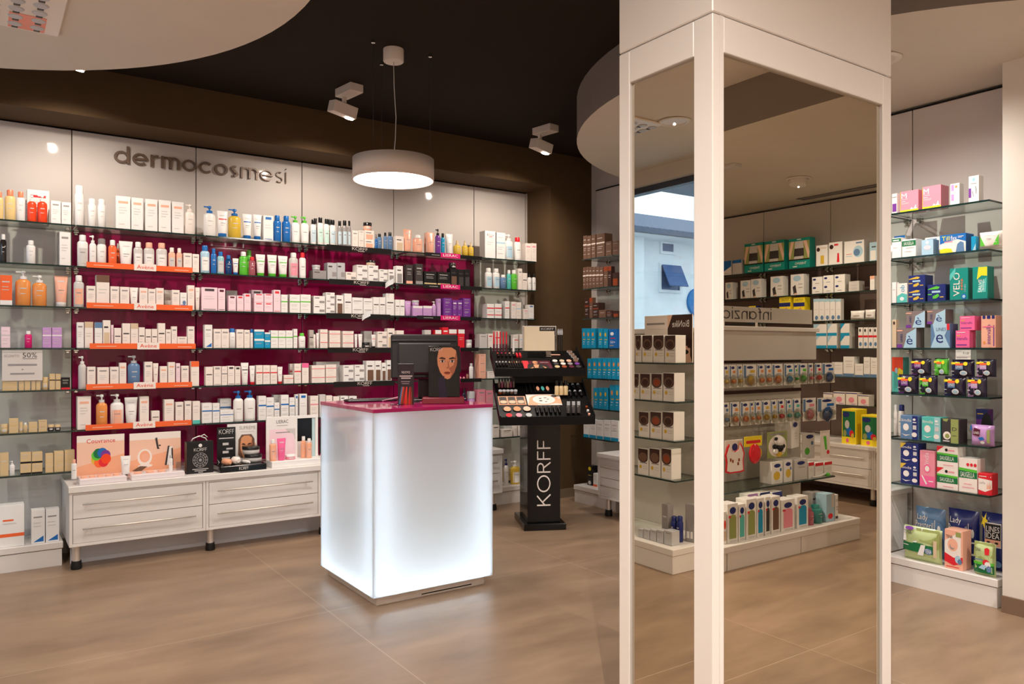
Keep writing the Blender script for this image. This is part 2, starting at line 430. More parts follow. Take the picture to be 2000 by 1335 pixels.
def product(kind, w, h, d, spec):
    """Returns [(part name, mesh)]; the first is the thing itself, the rest its parts. Local frame: front looks to -y, base at z = 0."""
    key = (kind, round(w, 3), round(h, 3), round(d, 3), tuple(spec))
    if key in PC: return PC[key]
    nm = KN[kind][0]; body = MB(); out = []; r = w / 2
    if kind == 'c':
        st = spec[0]; bc = spec[1]; ac = spec[2] if len(spec) > 2 else 'g'
        body.box(-r, 0, 0, r, d, h, mat(bc, 0.38), 0.0012)
        decals(body, STY[st][0] if st in STY else st, -r, 0, w, h, flat(0), ac)
    elif kind in 'bpsv':
        bm = bodymat(spec[0]); cm = bodymat(spec[1]); lab = spec[2] if len(spec) > 2 else None
        sy = 0.72 if w < h * .6 and kind != 's' else 1.0; ry = r * sy; T = Matrix.Translation((0, ry, 0))
        if kind == 's':
            body.lathe([(r * .94, 0), (r, .01 * h), (r, .74 * h), (r * .82, .8 * h)], bm, 20, T)
            cap = MB().lathe([(r * .8, .8 * h), (r * .8, .97 * h), (r * .62, h)], cm, 16, T); top = .74
        else:
            zs = .66 if kind == 'p' else .72 if kind == 'b' else .6
            body.lathe([(r * .9, 0), (r, .02 * h), (r, zs * h), (r * .9, (zs + .05) * h), (r * .52, (zs + .1) * h), (r * .42, (zs + .11) * h)], bm, 20, T, sy); top = zs
            cap = MB()
            if kind == 'p':
                cap.cyl(r * .5, (zs + .1) * h, .84 * h, cm, 14, T); cap.cyl(r * .14, .84 * h, .93 * h, cm, 10, T)
                cap.lathe([(r * .3, .92 * h), (r * .34, .98 * h), (r * .2, h)], cm, 12, T)
                cap.box(-r * .95, ry - .1 * r, .945 * h, 0, ry + .1 * r, .985 * h, cm, .001)
            elif kind == 'v':
                cap.lathe([(r * .42, (zs + .1) * h), (r * .42, .82 * h), (r * .26, .84 * h), (r * .24, h)], cm, 14, T)
            else:
                cap.lathe([(r * .62, (zs + .09) * h), (r * .62, .97 * h), (r * .54, h)], cm, 16, T)
        if lab:
            fy = roundf(r * 1.004, sy, ry)
            decals(body, 'r,.12,%.2f,.88,%.2f,@|r,.25,%.2f,.7,%.2f,g|r,.25,%.2f,.6,%.2f,l' % (top * .12, top * .8, top * .6, top * .64, top * .45, top * .47), -r, 0, w, h, fy, lab)
        else:
            decals(body, 'r,.3,%.2f,.72,%.2f,l|r,.3,%.2f,.62,%.2f,l' % (top * .72, top * .77, top * .5, top * .53), -r, 0, w, h, roundf(r * 1.004, sy, ry))
        out = [('pump' if kind == 'p' else 'cap', cap)]
    elif kind == 't':
        bm = bodymat(spec[0]); cm = bodymat(spec[1]); band = spec[2] if len(spec) > 2 else None; n = 20; T = Matrix.Translation((0, r * .7, 0))
        rings = [(.36, .5, .14), (.38, .52, .16), (.42, .44, .45), (.46, .28, .75), (.5, .05, .95), (.5, .04, 1.0)]
        v = [(w * a * cos(2 * PI * k / n), w * b * .72 * sin(2 * PI * k / n), h * z) for a, b, z in rings for k in range(n)]
        f = [(i * n + k, i * n + (k + 1) % n, (i + 1) * n + (k + 1) % n, (i + 1) * n + k) for i in range(len(rings) - 1) for k in range(n)]
        body.add(v, f, bm, True, T); body.add(v[-n:], [tuple(range(n))], bm, False, T)
        body.add([(w * .34 * cos(2 * PI * k / n), w * .36 * sin(2 * PI * k / n), h * .14) for k in range(n)], [tuple(range(n))[::-1]], bm, False, T)

        class tubef:
            curved = True
            def __call__(s, x, z):
                q = min(max(z / h, .14), 1.0)
                for (a0, b0, z0), (a1, b1, z1) in zip(rings, rings[1:]):
                    if q <= z1 + 1e-6:
                        k = (q - z0) / (z1 - z0); a = a0 + (a1 - a0) * k; b = b0 + (b1 - b0) * k; break
                e = max(0.0, 1 - (x / (w * a)) ** 2)
                return r * .7 - w * b * .72 * math.sqrt(e) - .0006
        decals(body, ('r,.14,.66,.86,.7,@|' if band else '') + 'r,.26,.8,.74,.84,l|r,.3,.52,.7,.54,g|r,.3,.44,.6,.46,l', -r, 0, w, h, tubef(), band or 'l')
        out = [('cap', MB().lathe([(w * .33, 0), (w * .37, .01 * h), (w * .37, .14 * h)], cm, 18, T))]
    elif kind == 'j':
        bm = bodymat(spec[0]); cm = bodymat(spec[1]); T = Matrix.Translation((0, r, 0))
        body.lathe([(r * .8, 0), (r * .95, .04 * h), (r * .95, .56 * h), (r * .85, .6 * h)], bm, 22, T)
        decals(body, 'r,.25,.22,.75,.42,l', -r, 0, w, h, roundf(r * .96, 1, r))
        out = [('lid', MB().lathe([(r, .6 * h), (r, .96 * h), (r * .94, h)], cm, 22, T))]
    elif kind == 'g':
        bm = mat(spec[1], 0.25, spec=0.6); ac = spec[2] if len(spec) > 2 else 'g'; nx, nz = 10, 8

        def bul(x, z):
            u = 1 - abs(2 * x / w) ** 4; v_ = 1 - abs(2 * z / h - 1) ** 4
            return d / 2 * max(0.0, u) ** .5 * max(0.0, v_) ** .4

        class pf:
            curved = True
            def __call__(s, x, z): return d / 2 - bul(x * .98, h * .01 + z * .98)
        for sg in (-1, 1):
            v = []
            for j in range(nz + 1):
                for i in range(nx + 1):
                    x, z = -r + w * i / nx, h * j / nz
                    xx = x * (1 - .05 * sin(PI * j / nz)); v.append((xx, d / 2 + sg * bul(x, z) + .002 * sin(9 * x / w + 7 * z / h), z))
            f = [(j * (nx + 1) + i, j * (nx + 1) + i + 1, (j + 1) * (nx + 1) + i + 1, (j + 1) * (nx + 1) + i) for j in range(nz) for i in range(nx)]
            body.add(v, f if sg < 0 else [q[::-1] for q in f], bm, True)
        decals(body, STY[spec[0]][0] if spec[0] in STY else spec[0], -r * .94, 0, w * .94, h, pf(), ac, 0.003)
    PC[key] = [(nm, body.mesh(nm))] + [(n, b.mesh(n)) for n, b in out]
    return PC[key]


def cname(c): return ('clear ' if c[0] == '~' else '') + CL[c.strip('~')][1]


def describe(kind, spec):
    if kind == 'c': return STY[spec[0]][1].format(b=CL[spec[1]][1], a=CL[spec[2] if len(spec) > 2 else 'g'][1])
    if kind == 't': return '%s tube on %s cap' % (cname(spec[0]), cname(spec[1]))
    if kind == 'j': return '%s jar with %s lid' % (cname(spec[0]), cname(spec[1]))
    if kind == 'g': return '%s soft pack' % cname(spec[1])
    return '%s %s with %s %s' % (cname(spec[0]), {'b': 'bottle', 'p': 'bottle', 's': 'spray can', 'v': 'vial'}[kind], cname(spec[1].strip('~')), 'pump' if kind == 'p' else 'cap')


CART = 'skincare_carton'                        # what the cartons of the current display hold


def put(meshes, loc, rot, label, cat, group):
    nm = meshes[0][0]
    o = link(CART if nm == 'carton' else nm, meshes[0][1], None, loc, rot); tag(o, label, cat, group)
    for n, me in meshes[1:]: link(n, me, o)
    return o


LAST = {}


def row(face, z, where, items, group, dep=None, ref='from left'):
    """Sets goods on a shelf at height z. Items: 'x0 x1 top kind[n]:spec...[*desc]' in px of the photograph; '<' before an item puts it in the second line."""
    k = 0
    for it in items.split(';'):
        it = it.strip()
        if not it: continue
        desc = None
        if '*' in it: it, desc = it.split('*'); it = it.strip()
        back = it.startswith('<')
        if back: it = it[1:]
        a = it.split(); x0, x1, yt = float(a[0]), float(a[1]), float(a[2]); sp = ' '.join(a[3:]).split(':')
        kind = sp[0][0]; n = int(sp[0][1:] or 1); spec = sp[1:]
        dd = 0.105 if back else 0.0
        A, B = face.at(x0, 681, dd), face.at(x1, 681, dd); T = face.at((x0 + x1) / 2, yt, dd)
        w = (A - B).length * .975; h = max(0.012, (T.z - z) / n)
        d = min(dep or (.09 if kind == 'c' else .2), max(.035, w * (1.0 if kind == 'c' else .5)), .1 if not back else .07)
        if kind == 'g': d = min(.07, w * .5)
        k += 1
        for i in range(n):
            s2 = list(spec)
            ms = product(kind, round(w, 3), round(h, 3), round(d, 3), s2)
            m = (A + B) / 2; loc = (m.x, m.y, z + i * round(h, 3))
            ds = desc or describe(kind, spec)
            if n > 1: ds = ('upper ' if i == n - 1 else 'middle ' if i else 'lower ') + ds
            lb = '%s, back-row %s, %s' % (ds, ORD[k], where) if back else '%s, %s %s, %s' % (ds, ORD[k], ref, where)
            put(ms, loc, R(face.rot), lb, KN[kind][1], group)
# ---------------------------------------------------------------- camera
cam = bpy.data.cameras.new('camera'); co = bpy.data.objects.new('camera', cam); COL.objects.link(co)
co.location = (0, 0, H)
co.rotation_euler = (R(90), 0, -math.atan2(FX, FY))
cam.sensor_width = 36; cam.lens = 36 * F / 2000; cam.shift_y = (CY - 667.5) / 2000; cam.clip_start = 0.05
SC.camera = co

# ---------------------------------------------------------------- the setting
D, XP, YW = 5.87, 4.67, 5.50                 # long wall panels, side wall panels, plaster face above the niche
ZH, ZL, PT = 3.115, 2.82, 2.80               # high ceiling, lowered ceiling, top of the wall panels
XL, XR, YR = -1.16, 6.85, -4.0               # shop window wall, nursery wall, rear wall
plaster = mat((84, 64, 42), 0.75, spec=0.2, vary=.05, scale=6, name='brown_plaster')
darkceil = mat((38, 28, 20), 0.8, spec=0.15, vary=.05, scale=5, name='dark_ceiling_paint')
paint = mat((220, 212, 203), 0.7, spec=0.2, vary=.02, scale=4, name='cream_paint')
white = mat((226, 220, 216), 0.35, spec=0.4, name='white_lacquer')
gloss = mat((206, 198, 193), 0.5, spec=0.15, coat=0.8, name='gloss_white_panel')
pink = mat((158, 2, 76), 0.4, spec=0.15, coat=0.6, name='gloss_magenta_panel')
mauve = mat((110, 88, 84), 0.2, spec=0.4, name='mauve_panel')
steel = mat((226, 217, 208), 0.4, .6, name='brushed_steel')
chrome = mat((215, 210, 205), 0.1, 1.0, name='chrome')
rubber = mat((18, 17, 18), 0.5)
blackgl = mat((10, 9, 10), 0.15, spec=0.3, coat=0.1, name='gloss_black')
edge = mat((16, 44, 40), 0.15, spec=0.6, name='glass_edge')
glassm = clear_mat((236, 244, 240), 0.06, 0.0, 'shelf_glass')


def floor_material():
    m, nt, b = node_mat('stone_tiles'); N = nt.nodes.new; L = nt.links.new
    tc = N('ShaderNodeTexCoord'); sx = N('ShaderNodeSeparateXYZ'); L(tc.outputs['Object'], sx.inputs[0])

    def grid(sock, off, size):
        a = N('ShaderNodeMath'); a.operation = 'SUBTRACT'; L(sock, a.inputs[0]); a.inputs[1].default_value = off
        w = N('ShaderNodeMath'); w.operation = 'PINGPONG'; L(a.outputs[0], w.inputs[0]); w.inputs[1].default_value = size / 2
        c = N('ShaderNodeMath'); c.operation = 'LESS_THAN'; L(w.outputs[0], c.inputs[0]); c.inputs[1].default_value = 0.002
        f = N('ShaderNodeMath'); f.operation = 'SUBTRACT'; L(sock, f.inputs[0]); f.inputs[1].default_value = off
        f2 = N('ShaderNodeMath'); f2.operation = 'DIVIDE'; L(f.outputs[0], f2.inputs[0]); f2.inputs[1].default_value = size
        f3 = N('ShaderNodeMath'); f3.operation = 'FLOOR'; L(f2.outputs[0], f3.inputs[0])
        return c.outputs[0], f3.outputs[0]
    gx, ix = grid(sx.outputs[0], 1.48, 1.59); gy, iy = grid(sx.outputs[1], 3.80, 1.5)
    mx = N('ShaderNodeMath'); mx.operation = 'MAXIMUM'; L(gx, mx.inputs[0]); L(gy, mx.inputs[1])
    cmb = N('ShaderNodeCombineXYZ'); L(ix, cmb.inputs[0]); L(iy, cmb.inputs[1])
    wn = N('ShaderNodeTexWhiteNoise'); L(cmb.outputs[0], wn.inputs['Vector'])
    n1 = N('ShaderNodeTexNoise'); n1.inputs['Scale'].default_value = 1.6; n1.inputs['Detail'].default_value = 6; n1.inputs['Roughness'].default_value = .6
    st = N('ShaderNodeMapping'); st.inputs['Scale'].default_value = (1.0, 3.2, 1); st.inputs['Rotation'].default_value = (0, 0, .5)
    L(tc.outputs['Object'], st.inputs[0]); L(st.outputs[0], n1.inputs['Vector'])
    ramp = N('ShaderNodeValToRGB'); L(n1.outputs['Fac'], ramp.inputs[0])
    ramp.color_ramp.elements[0].position = .3; ramp.color_ramp.elements[0].color = rgb((128, 104, 84))
    ramp.color_ramp.elements[1].position = .72; ramp.color_ramp.elements[1].color = rgb((160, 133, 109))
    hv = N('ShaderNodeHueSaturation'); L(ramp.outputs[0], hv.inputs['Color'])
    mr = N('ShaderNodeMapRange'); mr.inputs['To Min'].default_value = .93; mr.inputs['To Max'].default_value = 1.05
    L(wn.outputs['Value'], mr.inputs['Value']); L(mr.outputs[0], hv.inputs['Value'])
    mix = N('ShaderNodeMix'); mix.data_type = 'RGBA'; L(mx.outputs[0], mix.inputs[0]); L(hv.outputs[0], mix.inputs[6]); mix.inputs[7].default_value = rgb((172, 150, 130))
    L(mix.outputs[2], b.inputs['Base Color'])
    r2 = N('ShaderNodeMapRange'); r2.inputs['To Min'].default_value = .26; r2.inputs['To Max'].default_value = .42
    L(n1.outputs['Fac'], r2.inputs['Value']); L(r2.outputs[0], b.inputs['Roughness'])
    b.inputs['Specular IOR Level'].default_value = .45
    return m


struct('floor', MB().box(XL - .6, YR - .2, -.1, XR + .3, D + .3, 0, floor_material()))
mb = MB()
mb.box(XL - .2, 1.2, ZH, XR + .3, D + .3, ZH + .1, darkceil)
struct('ceiling', mb)
struct('ceiling.001', MB().box(XL - .2, YR - .2, ZH, XR + .3, 1.2, ZH + .1, paint))


def disc(cx, cy, r, x0, x1, y0, y1, n=96):
    """Round ceiling raft clipped to a rectangle of the plan."""
    def clip(poly, ax, lim, keep):
        out = []
        for i in range(len(poly)):
            a, b = poly[i], poly[(i + 1) % len(poly)]
            ia, ib = keep(a[ax], lim), keep(b[ax], lim)
            if ia: out.append(a)
            if ia != ib:
                t = (lim - a[ax]) / (b[ax] - a[ax]); out.append((a[0] + (b[0] - a[0]) * t, a[1] + (b[1] - a[1]) * t))
        return out
    p = [(cx + r * cos(2 * PI * k / n), cy + r * sin(2 * PI * k / n)) for k in range(n)]
    ge, le = (lambda v, l: v >= l), (lambda v, l: v <= l)
    for ax, lim, kp in ((0, x0, ge), (0, x1, le), (1, y0, ge), (1, y1, le)): p = clip(p, ax, lim, kp)
    return p


raft = mat((214, 204, 190), .7, spec=.2, vary=.02, scale=4, name='raft_paint')
raftside = mat((134, 124, 117), .7, spec=.2, name='taupe_raft_edge')
struct('ceiling_disc', MB().prism(disc(-.61, 3.233, 1.76, XL, 9, -9, YW), ZL, ZH, raft, mside=raftside))
struct('ceiling_disc.001', MB().prism(disc(5.084, 2.916, 2.075, -9, XP + .03, 1.0, YW), ZL, ZH, raft, mside=raftside))
bd = [(4.14 + .07 * ((y + .0) / 2) ** 2, y) for y in [YR + (1.0 - YR) * k / 14 for k in range(15)]]
struct('ceiling_disc.002', MB().prism(bd + [(XR + .1, 1.0), (XR + .1, YR)], ZL, ZH, raft, mside=raftside))

# walls
mb = MB()                                                     # long wall: plaster face above and beside the recessed shelf niche
X1 = 4.218
mb.box(XL - .2, YW, PT + .01, XR, D + .3, ZH, plaster)
mb.box(X1, YW, 0, XP + .03, D + .3, PT + .01, plaster)
mb.box(XL - .2, D + .03, 0, X1, D + .3, PT + .01, plaster)
struct('wall_back', mb)
mb = MB()
mb.box(XP + .03, 1.83, 0, XP + .3, YW, ZH, mat((196, 186, 180), .6, name='grey_white_paint'))
struct('wall_right', mb)
struct('wall_column', MB().box(4.33, .8, 0, XR + .3, 1.83, ZH, paint))
struct('baseboard_column', MB().box(4.316, .786, 0, 4.3299, 1.83, .085, mat((120, 96, 78), .5)))
struct('baseboard_back', MB().box(X1 + .005, YW - .012, 0, XP + .02, YW - .0005, .08, mat((120, 104, 84), .5)))
struct('wall_nursery', MB().box(XR + .03, YR, 0, XR + .3, .8, ZH, paint))
struct('wall_rear', MB().box(XL - .2, YR - .2, 0, XR + .3, YR, ZH, paint))
mb = MB()
WY0, WY1, WZ0, WZ1 = 3.70, 5.40, .25, 2.70
mb.box(XL - .2, YR, 0, XL, WY0, ZH, paint); mb.box(XL - .2, WY1, 0, XL, D + .3, ZH, paint)
mb.box(XL - .2, WY0, WZ1, XL, WY1, ZH, paint); mb.box(XL - .2, WY0, 0, XL, WY1, WZ0, paint)
struct('wall_left', mb)
fr = mat((84, 92, 110), .35, .6, name='window_frame_metal')
mb = MB()
for a in ((WY0, WZ0, WY0 + .06, WZ1), (WY1 - .06, WZ0, WY1, WZ1), (WY0, WZ1 - .05, WY1, WZ1), (WY0, WZ0, WY1, WZ0 + .06)):
    mb.box(XL - .12, a[0], a[1], XL - .05, a[2], a[3], fr, .004)
wd = struct('window_1', mb)
p = MB().box(XL - .09, WY0 + .06, WZ0 + .06, XL - .08, WY1 - .06, WZ1 - .05, clear_mat((232, 242, 250), .06)).build('window_pane', wd); p['kind'] = 'structure'
# outside: balcony slab and pier in front of the window, street and the house across it
stucco = mat((226, 232, 238), .8, vary=.04, scale=3, name='stucco')
conc = mat((150, 160, 176), .8)
struct('outside_arcade', MB().box(-2.19, 5.42, 2.9, XL - .21, 9, 3.3, conc).box(-4.4, 2.5, 2.9, XL - .21, 5.4199, 3.3, conc).box(-3.0, 4.7, -.02, -2.68, 5.44, 2.8999, stucco))
struct('outside_ground', MB().box(-40, -14, -.12, XL - .6, 40, -.02, mat((150, 150, 150), .9, vary=.06)))


def house():
    t = thing('house', 'pale house with tiled roof seen through the shop window', 'house', (-10.5, 14, 0))
    MB().box(-14, 0, -.02, 6.5, 8, 4.38, stucco).box(.45, -.3, -.02, 1.25, .02, 4.2, stucco).box(-14.8, -.74, 4.08, 7.2, -.001, 4.11, stucco).build('wall', t)
    tl = mat((112, 122, 146), .7, vary=.15, scale=14); m = MB()
    RM = Matrix.Translation((0, -.75, 4.2)) @ Matrix.Rotation(R(17), 4, 'X'); x = -14.8
    while x < 7.2:                                            # rows of barrel tiles running down the slope
        m.box(x, 0, 0, x + .12, 4.6, .05, tl, M=RM); x += .2
    m.box(-14.9, -.02, -.1, 7.3, 4.6, -.005, mat((90, 100, 122), .7), M=RM)
    m.build('roof', t)
    MB().box(-14.9, -.86, 4.1, 7.3, -.76, 4.2, mat((70, 84, 108), .4)).build('gutter', t)
    dk = mat((70, 92, 130), .2); shut = mat((66, 96, 146), .5)
    for p0, p1, y0, y1, aw in ((1288, 1324, 566, 519, 1), (1290, 1312, 491, 476, 0)):
        a, b = flip(onY(p0, (y0 + y1) / 2, 14), 'L'), flip(onY(p1, (y0 + y1) / 2, 14), 'L'); z0, z1 = onY((p0 + p1) / 2, y0, 14).z, onY((p0 + p1) / 2, y1, 14).z
        x0, x1 = min(a.x, b.x) + 10.5, max(a.x, b.x) + 10.5
        f = MB().box(x0 - .06, -.05, z0 - .07, x1 + .06, -.001, z0, stucco).box(x0 - .06, -.05, z1, x1 + .06, -.001, z1 + .06, stucco).box(x0 - .06, -.05, z0, x0, -.001, z1, stucco).box(x1, -.05, z0, x1 + .06, -.001, z1, stucco).build('window', t)
        MB().box(x0, -.02, z0, x1, -.001, z1, dk).build('pane', f)
        if aw: MB().box(x0, -.03, -(z1 - z0) * .98, x1, 0, 0, shut, M=Matrix.Translation((0, -.06, z1)) @ Matrix.Rotation(R(-26), 4, 'X')).build('shutter', f)
    q = flip(onY(1358, 590, 14), 'L')
    MB().lathe([(.36, 0), (.36, .04), (.32, .05)], mat((34, 112, 176), .4), 36, Matrix.Translation((q.x + 10.5, -.001, q.z)) @ Matrix.Rotation(R(90), 4, 'X')).build('round_sign', t)


house()

# ---------------------------------------------------------------- panels on the walls
def panel(name, label, ax, val, a0, a1, z0, z1, m, th=.02, group=None):
    g = .003
    mb = MB()
    if ax == 'Y': mb.box(a0 + g, val, z0, a1 - g, val + th, z1, m, .0015)
    else: mb.box(val, a0 + g, z0, val + th, a1 - g, z1, m, .0015)
    return tag(mb.build(name), label, 'panel', group)


SEAM = [-.283, .504, 1.2857, 2.067, 2.852, 3.642, 4.205]
BAYN = ['window-end bay', 'orange-strip bay', 'blue-cap bottle bay', 'black-strip bay', 'pink-tag bay', 'corner bay']
SHZ = [2.137, 1.877, 1.617, 1.356, 1.094, .834, .576]
for i in range(6):
    q = 1 <= i <= 4
    panel('wall_panel', 'glossy white wall panel above the shelves of the ' + BAYN[i], 'Y', D, SEAM[i], SEAM[i + 1], 2.137 if q else 0.0, PT, gloss)
    if q: panel('wall_panel', 'glossy magenta wall panel behind the shelves of the ' + BAYN[i], 'Y', D, SEAM[i], SEAM[i + 1], 0.0, 2.131, pink)
struct('trim_1', MB().box(-.9, D - .004, PT + .001, 4.21, D + .03, PT + .009, blackgl))
panel('wall_panel', 'glossy white wall panel at the far left end of the long wall', 'Y', D, -1.15, -.283, 0, PT, gloss)
tag(MB().box(4.206, D - .02, 0, 4.2165, D + .02, PT, steel).build('edge_profile'), 'slim metal upright edging the long wall panels at the corner', 'edging')
RS = [1.845, 2.475, 3.258, 4.045, 4.83, 5.40]
RBN = ['feminine care bay', 'bay behind the pillar', 'second bay behind the pillar', 'sun care side bay', 'sun care corner bay']
for i in range(5):
    panel('wall_panel', 'glossy white side wall panel of the ' + RBN[i], 'X', XP, RS[i], RS[i + 1], 0, PT, gloss)
struct('trim_2', MB().box(XP - .004, 1.84, PT + .001, XP + .029, 5.40, PT + .009, blackgl))
NS = [-3.9, -3.12, -2.33, -1.55, -.76, .02, .78]
for i in range(6):
    panel('wall_panel', 'glossy white upper panel on the nursery wall, %s from the column' % ORD[6 - i], 'X', XR, NS[i], NS[i + 1], 2.137, PT, gloss)
    panel('wall_panel', 'mauve panel behind the nursery wall shelves, %s from the column' % ORD[6 - i], 'X', XR, NS[i], NS[i + 1], 0, 2.131, mauve)
struct('trim_3', MB().box(XR - .004, -3.9, PT + .001, XR + .029, .78, PT + .009, blackgl))
struct('vent_slot', MB().box(6.58, -1.75, ZL - .004, 6.63, -.5, ZL - .0005, blackgl).box(6.66, -1.75, ZL - .004, 6.71, -.5, ZL - .0005, blackgl))


# ---------------------------------------------------------------- glass shelves
def shelf(ax, front, back, a0, a1, z, label, group, s=1):
    """Glass shelf; a0..a1 along the wall, front/back across it; its metal clips are its parts."""
    th = .010; mb = MB()
    if ax == 'Y': x0, x1, y0, y1 = a0, a1, front, back
    else: x0, x1, y0, y1 = min(front, back), max(front, back), a0, a1
    v = [(x, y, zz) for zz in (z - th, z) for x, y in ((x0, y0), (x1, y0), (x1, y1), (x0, y1))]
    mb.add(v, [(3, 2, 1, 0), (4, 5, 6, 7)], glassm); mb.add(v, [(0, 1, 5, 4), (1, 2, 6, 5), (2, 3, 7, 6), (3, 0, 4, 7)], edge)
    o = tag(mb.build('glass_shelf'), label, 'shelf', group)
    for a in (a0, a1):
        c = MB(); e = .02 if a == a0 else -.02
        if ax == 'Y':
            k = 1 if back > front else -1
            c.box(a + e - .016, back - k * .03, z - th - .012, a + e + .016, back - k * .001, z - th - .0005, chrome, .003); c.box(a + e - .01, back - k * .014, z - th - .024, a + e + .01, back - k * .001, z - th - .012, chrome, .002)
        else:
            k = 1 if back > front else -1
            c.box(back - k * .03, a + e - .016, z - th - .012, back - k * .001, a + e + .016, z - th - .0005, chrome, .003); c.box(back - k * .014, a + e - .01, z - th - .024, back - k * .001, a + e + .01, z - th - .012, chrome, .002)
        c.build('bracket', o)
    return o


SF = 5.60
for i in range(6):
    n = 7 if i in (0, 5) else 6
    for k in range(n):
        a1 = SEAM[i + 1] - .004 if i < 5 else 4.13
        shelf('Y', SF, D - .001, SEAM[i] + .004, a1, SHZ[k], '%s glass shelf down in the %s' % (ORD[k + 1].capitalize(), BAYN[i]), 'glass shelves on the long wall')
RF = 4.37
for i in range(5):
    a0, a1 = RS[i] + .004, RS[i + 1] - .004
    if i == 0: a0, a1 = 1.911, 2.44
    if i == 4: a1 = 5.235
    for k in range(7 if i in (0, 4) else 6):
        shelf('X', RF, XP - .001, a0, a1, SHZ[k], '%s glass shelf down in the %s' % (ORD[k + 1].capitalize(), RBN[i]), 'glass shelves on the side wall')
NF = 6.57
for i in range(6):
    for k in range(6):
        shelf('X', NF, XR - .001, NS[i] + .004, NS[i + 1] - .004, SHZ[k], '%s glass shelf down on the nursery wall, %s bay from the column' % (ORD[k + 1].capitalize(), ORD[6 - i]), 'glass shelves on the nursery wall')


# ---------------------------------------------------------------- plinths and drawer units
def plinth(label, x0, y0, x1, y1, seams=()):
    t = thing('plinth', label, 'plinth', ((x0 + x1) / 2, (y0 + y1) / 2, 0))
    a, b = (x1 - x0) / 2, (y1 - y0) / 2
    MB().box(-a + .006, -b + .006, 0, a - .006, b - .006, .105, white, .001).build('front_panel', t)
    MB().box(-a, -b, .109, a, b, .15, white, .003).build('top_board', t)
    MB().box(-a + .01, -b + .01, .105, a - .01, b - .01, .109, blackgl).build('shadow_gap', t)
    return t


plinth('low white plinth under the window-end bay', -1.1, 5.55, .43, D - .002)
plinth('low white plinth under the corner bay beside the drawer units', 3.60, 5.55, 4.20, D - .002)
plinth('low white plinth under the feminine care bay', 4.35, 1.86, XP - .002, 2.47)
plinth('low white plinth under the sun care bay at the corner', 4.33, 4.76, XP - .002, 5.31)


def drawer_unit(label, w, loc, rot, dp, left=True, right=False, group=None):
    """Two-drawer unit on legs; local front looks to -y, origin at its left front corner on the floor."""
    t = thing('drawer_unit', label, 'drawer unit', loc, rot, group)
    b = MB(); z0, z1, e = .15, .478, .018
    b.box(0.001, 0, z0, e, dp, z1, white, .001).box(w - e, 0, z0, w - .001, dp, z1, white, .001).box(e, 0, z0, w - e, dp, z0 + e, white, .001)
    b.box(e, 0, z1 - .012, w - e, dp, z1, white).box(e, .03, z0 + e, w - e, dp, z1 - .012, mat('K'))
    b.build('carcass', t)
    hh = (z1 - .012 - z0 - e) / 2
    for k in (0, 1):
        a = z0 + e + k * hh
        d = MB().box(e + .003, .002, a + .002, w - e - .003, .029, a + hh - .002, white, .001).build('drawer', t)
        zc = a + hh * .62
        hb = MB().tube([(e + .05, -.03, zc), (w - e - .05, -.03, zc)], .0055, steel, 10)
        for x in (e + .09, w - e - .09): hb.tube([(x, -.03, zc), (x, .004, zc)], .004, steel, 8)
        hb.build('handle', d)
    for x in ([.045] if left else []) + ([w - .045] if right else []):
        l = MB().cyl(.022, .05, z0 - .0005, steel, 18, Matrix.Translation((x, .075, 0))).build('leg', t)
        MB().lathe([(.03, 0), (.032, .012), (.027, .05)], rubber, 18, Matrix.Translation((x, .075, 0))).build('foot', l)
    return t


CFY = 5.345
ws = [.445, 1.232, 2.02, 2.81, 3.595]
for i in range(4):
    drawer_unit('white two-drawer unit on steel legs under the ' + BAYN[i + 1], ws[i + 1] - ws[i], (ws[i], CFY, 0), 0, .49, True, i == 3, 'drawer units along the long wall')
tag(MB().box(.44, CFY - .012, .4785, 3.60, D - .003, .518, white, .003).build('worktop'), 'continuous white worktop over the drawer units of the long wall', 'worktop')
CFX = 4.12
rs = [2.478, 3.24, 4.0, 4.74]
for i in range(3):
    drawer_unit('white drawer unit on the side wall behind the pillar, %s from the corner' % ORD[3 - i], rs[i + 1] - rs[i], (CFX, rs[i + 1], 0), R(-90), .5, True, i == 0, 'drawer units on the side wall')
tag(MB().box(CFX - .012, 2.474, .4785, XP - .003, 4.745, .512, white, .003).build('worktop'), 'white worktop on the side wall behind the mirrored pillar', 'worktop')
CNX = 6.27
for i in range(4):
    drawer_unit('white drawer unit on the nursery wall, %s from the column' % ORD[4 - i], .78, (CNX, -2.33 + .78 * (i + 1), 0), R(-90), .52, True, i == 0, 'drawer units on the nursery wall')
tag(MB().box(CNX - .012, -2.335, .4785, XR - .003, .792, .512, white, .003).build('worktop'), 'white worktop with toy boxes on the nursery wall', 'worktop')
for nm_, a in (('recess_board', (.47, 5.56, 0, 3.59, 5.58, .149)),): tag(MB().box(*a, mat((214, 212, 214), .4)).build(nm_), 'grey kick board set back below the drawer units', 'board')

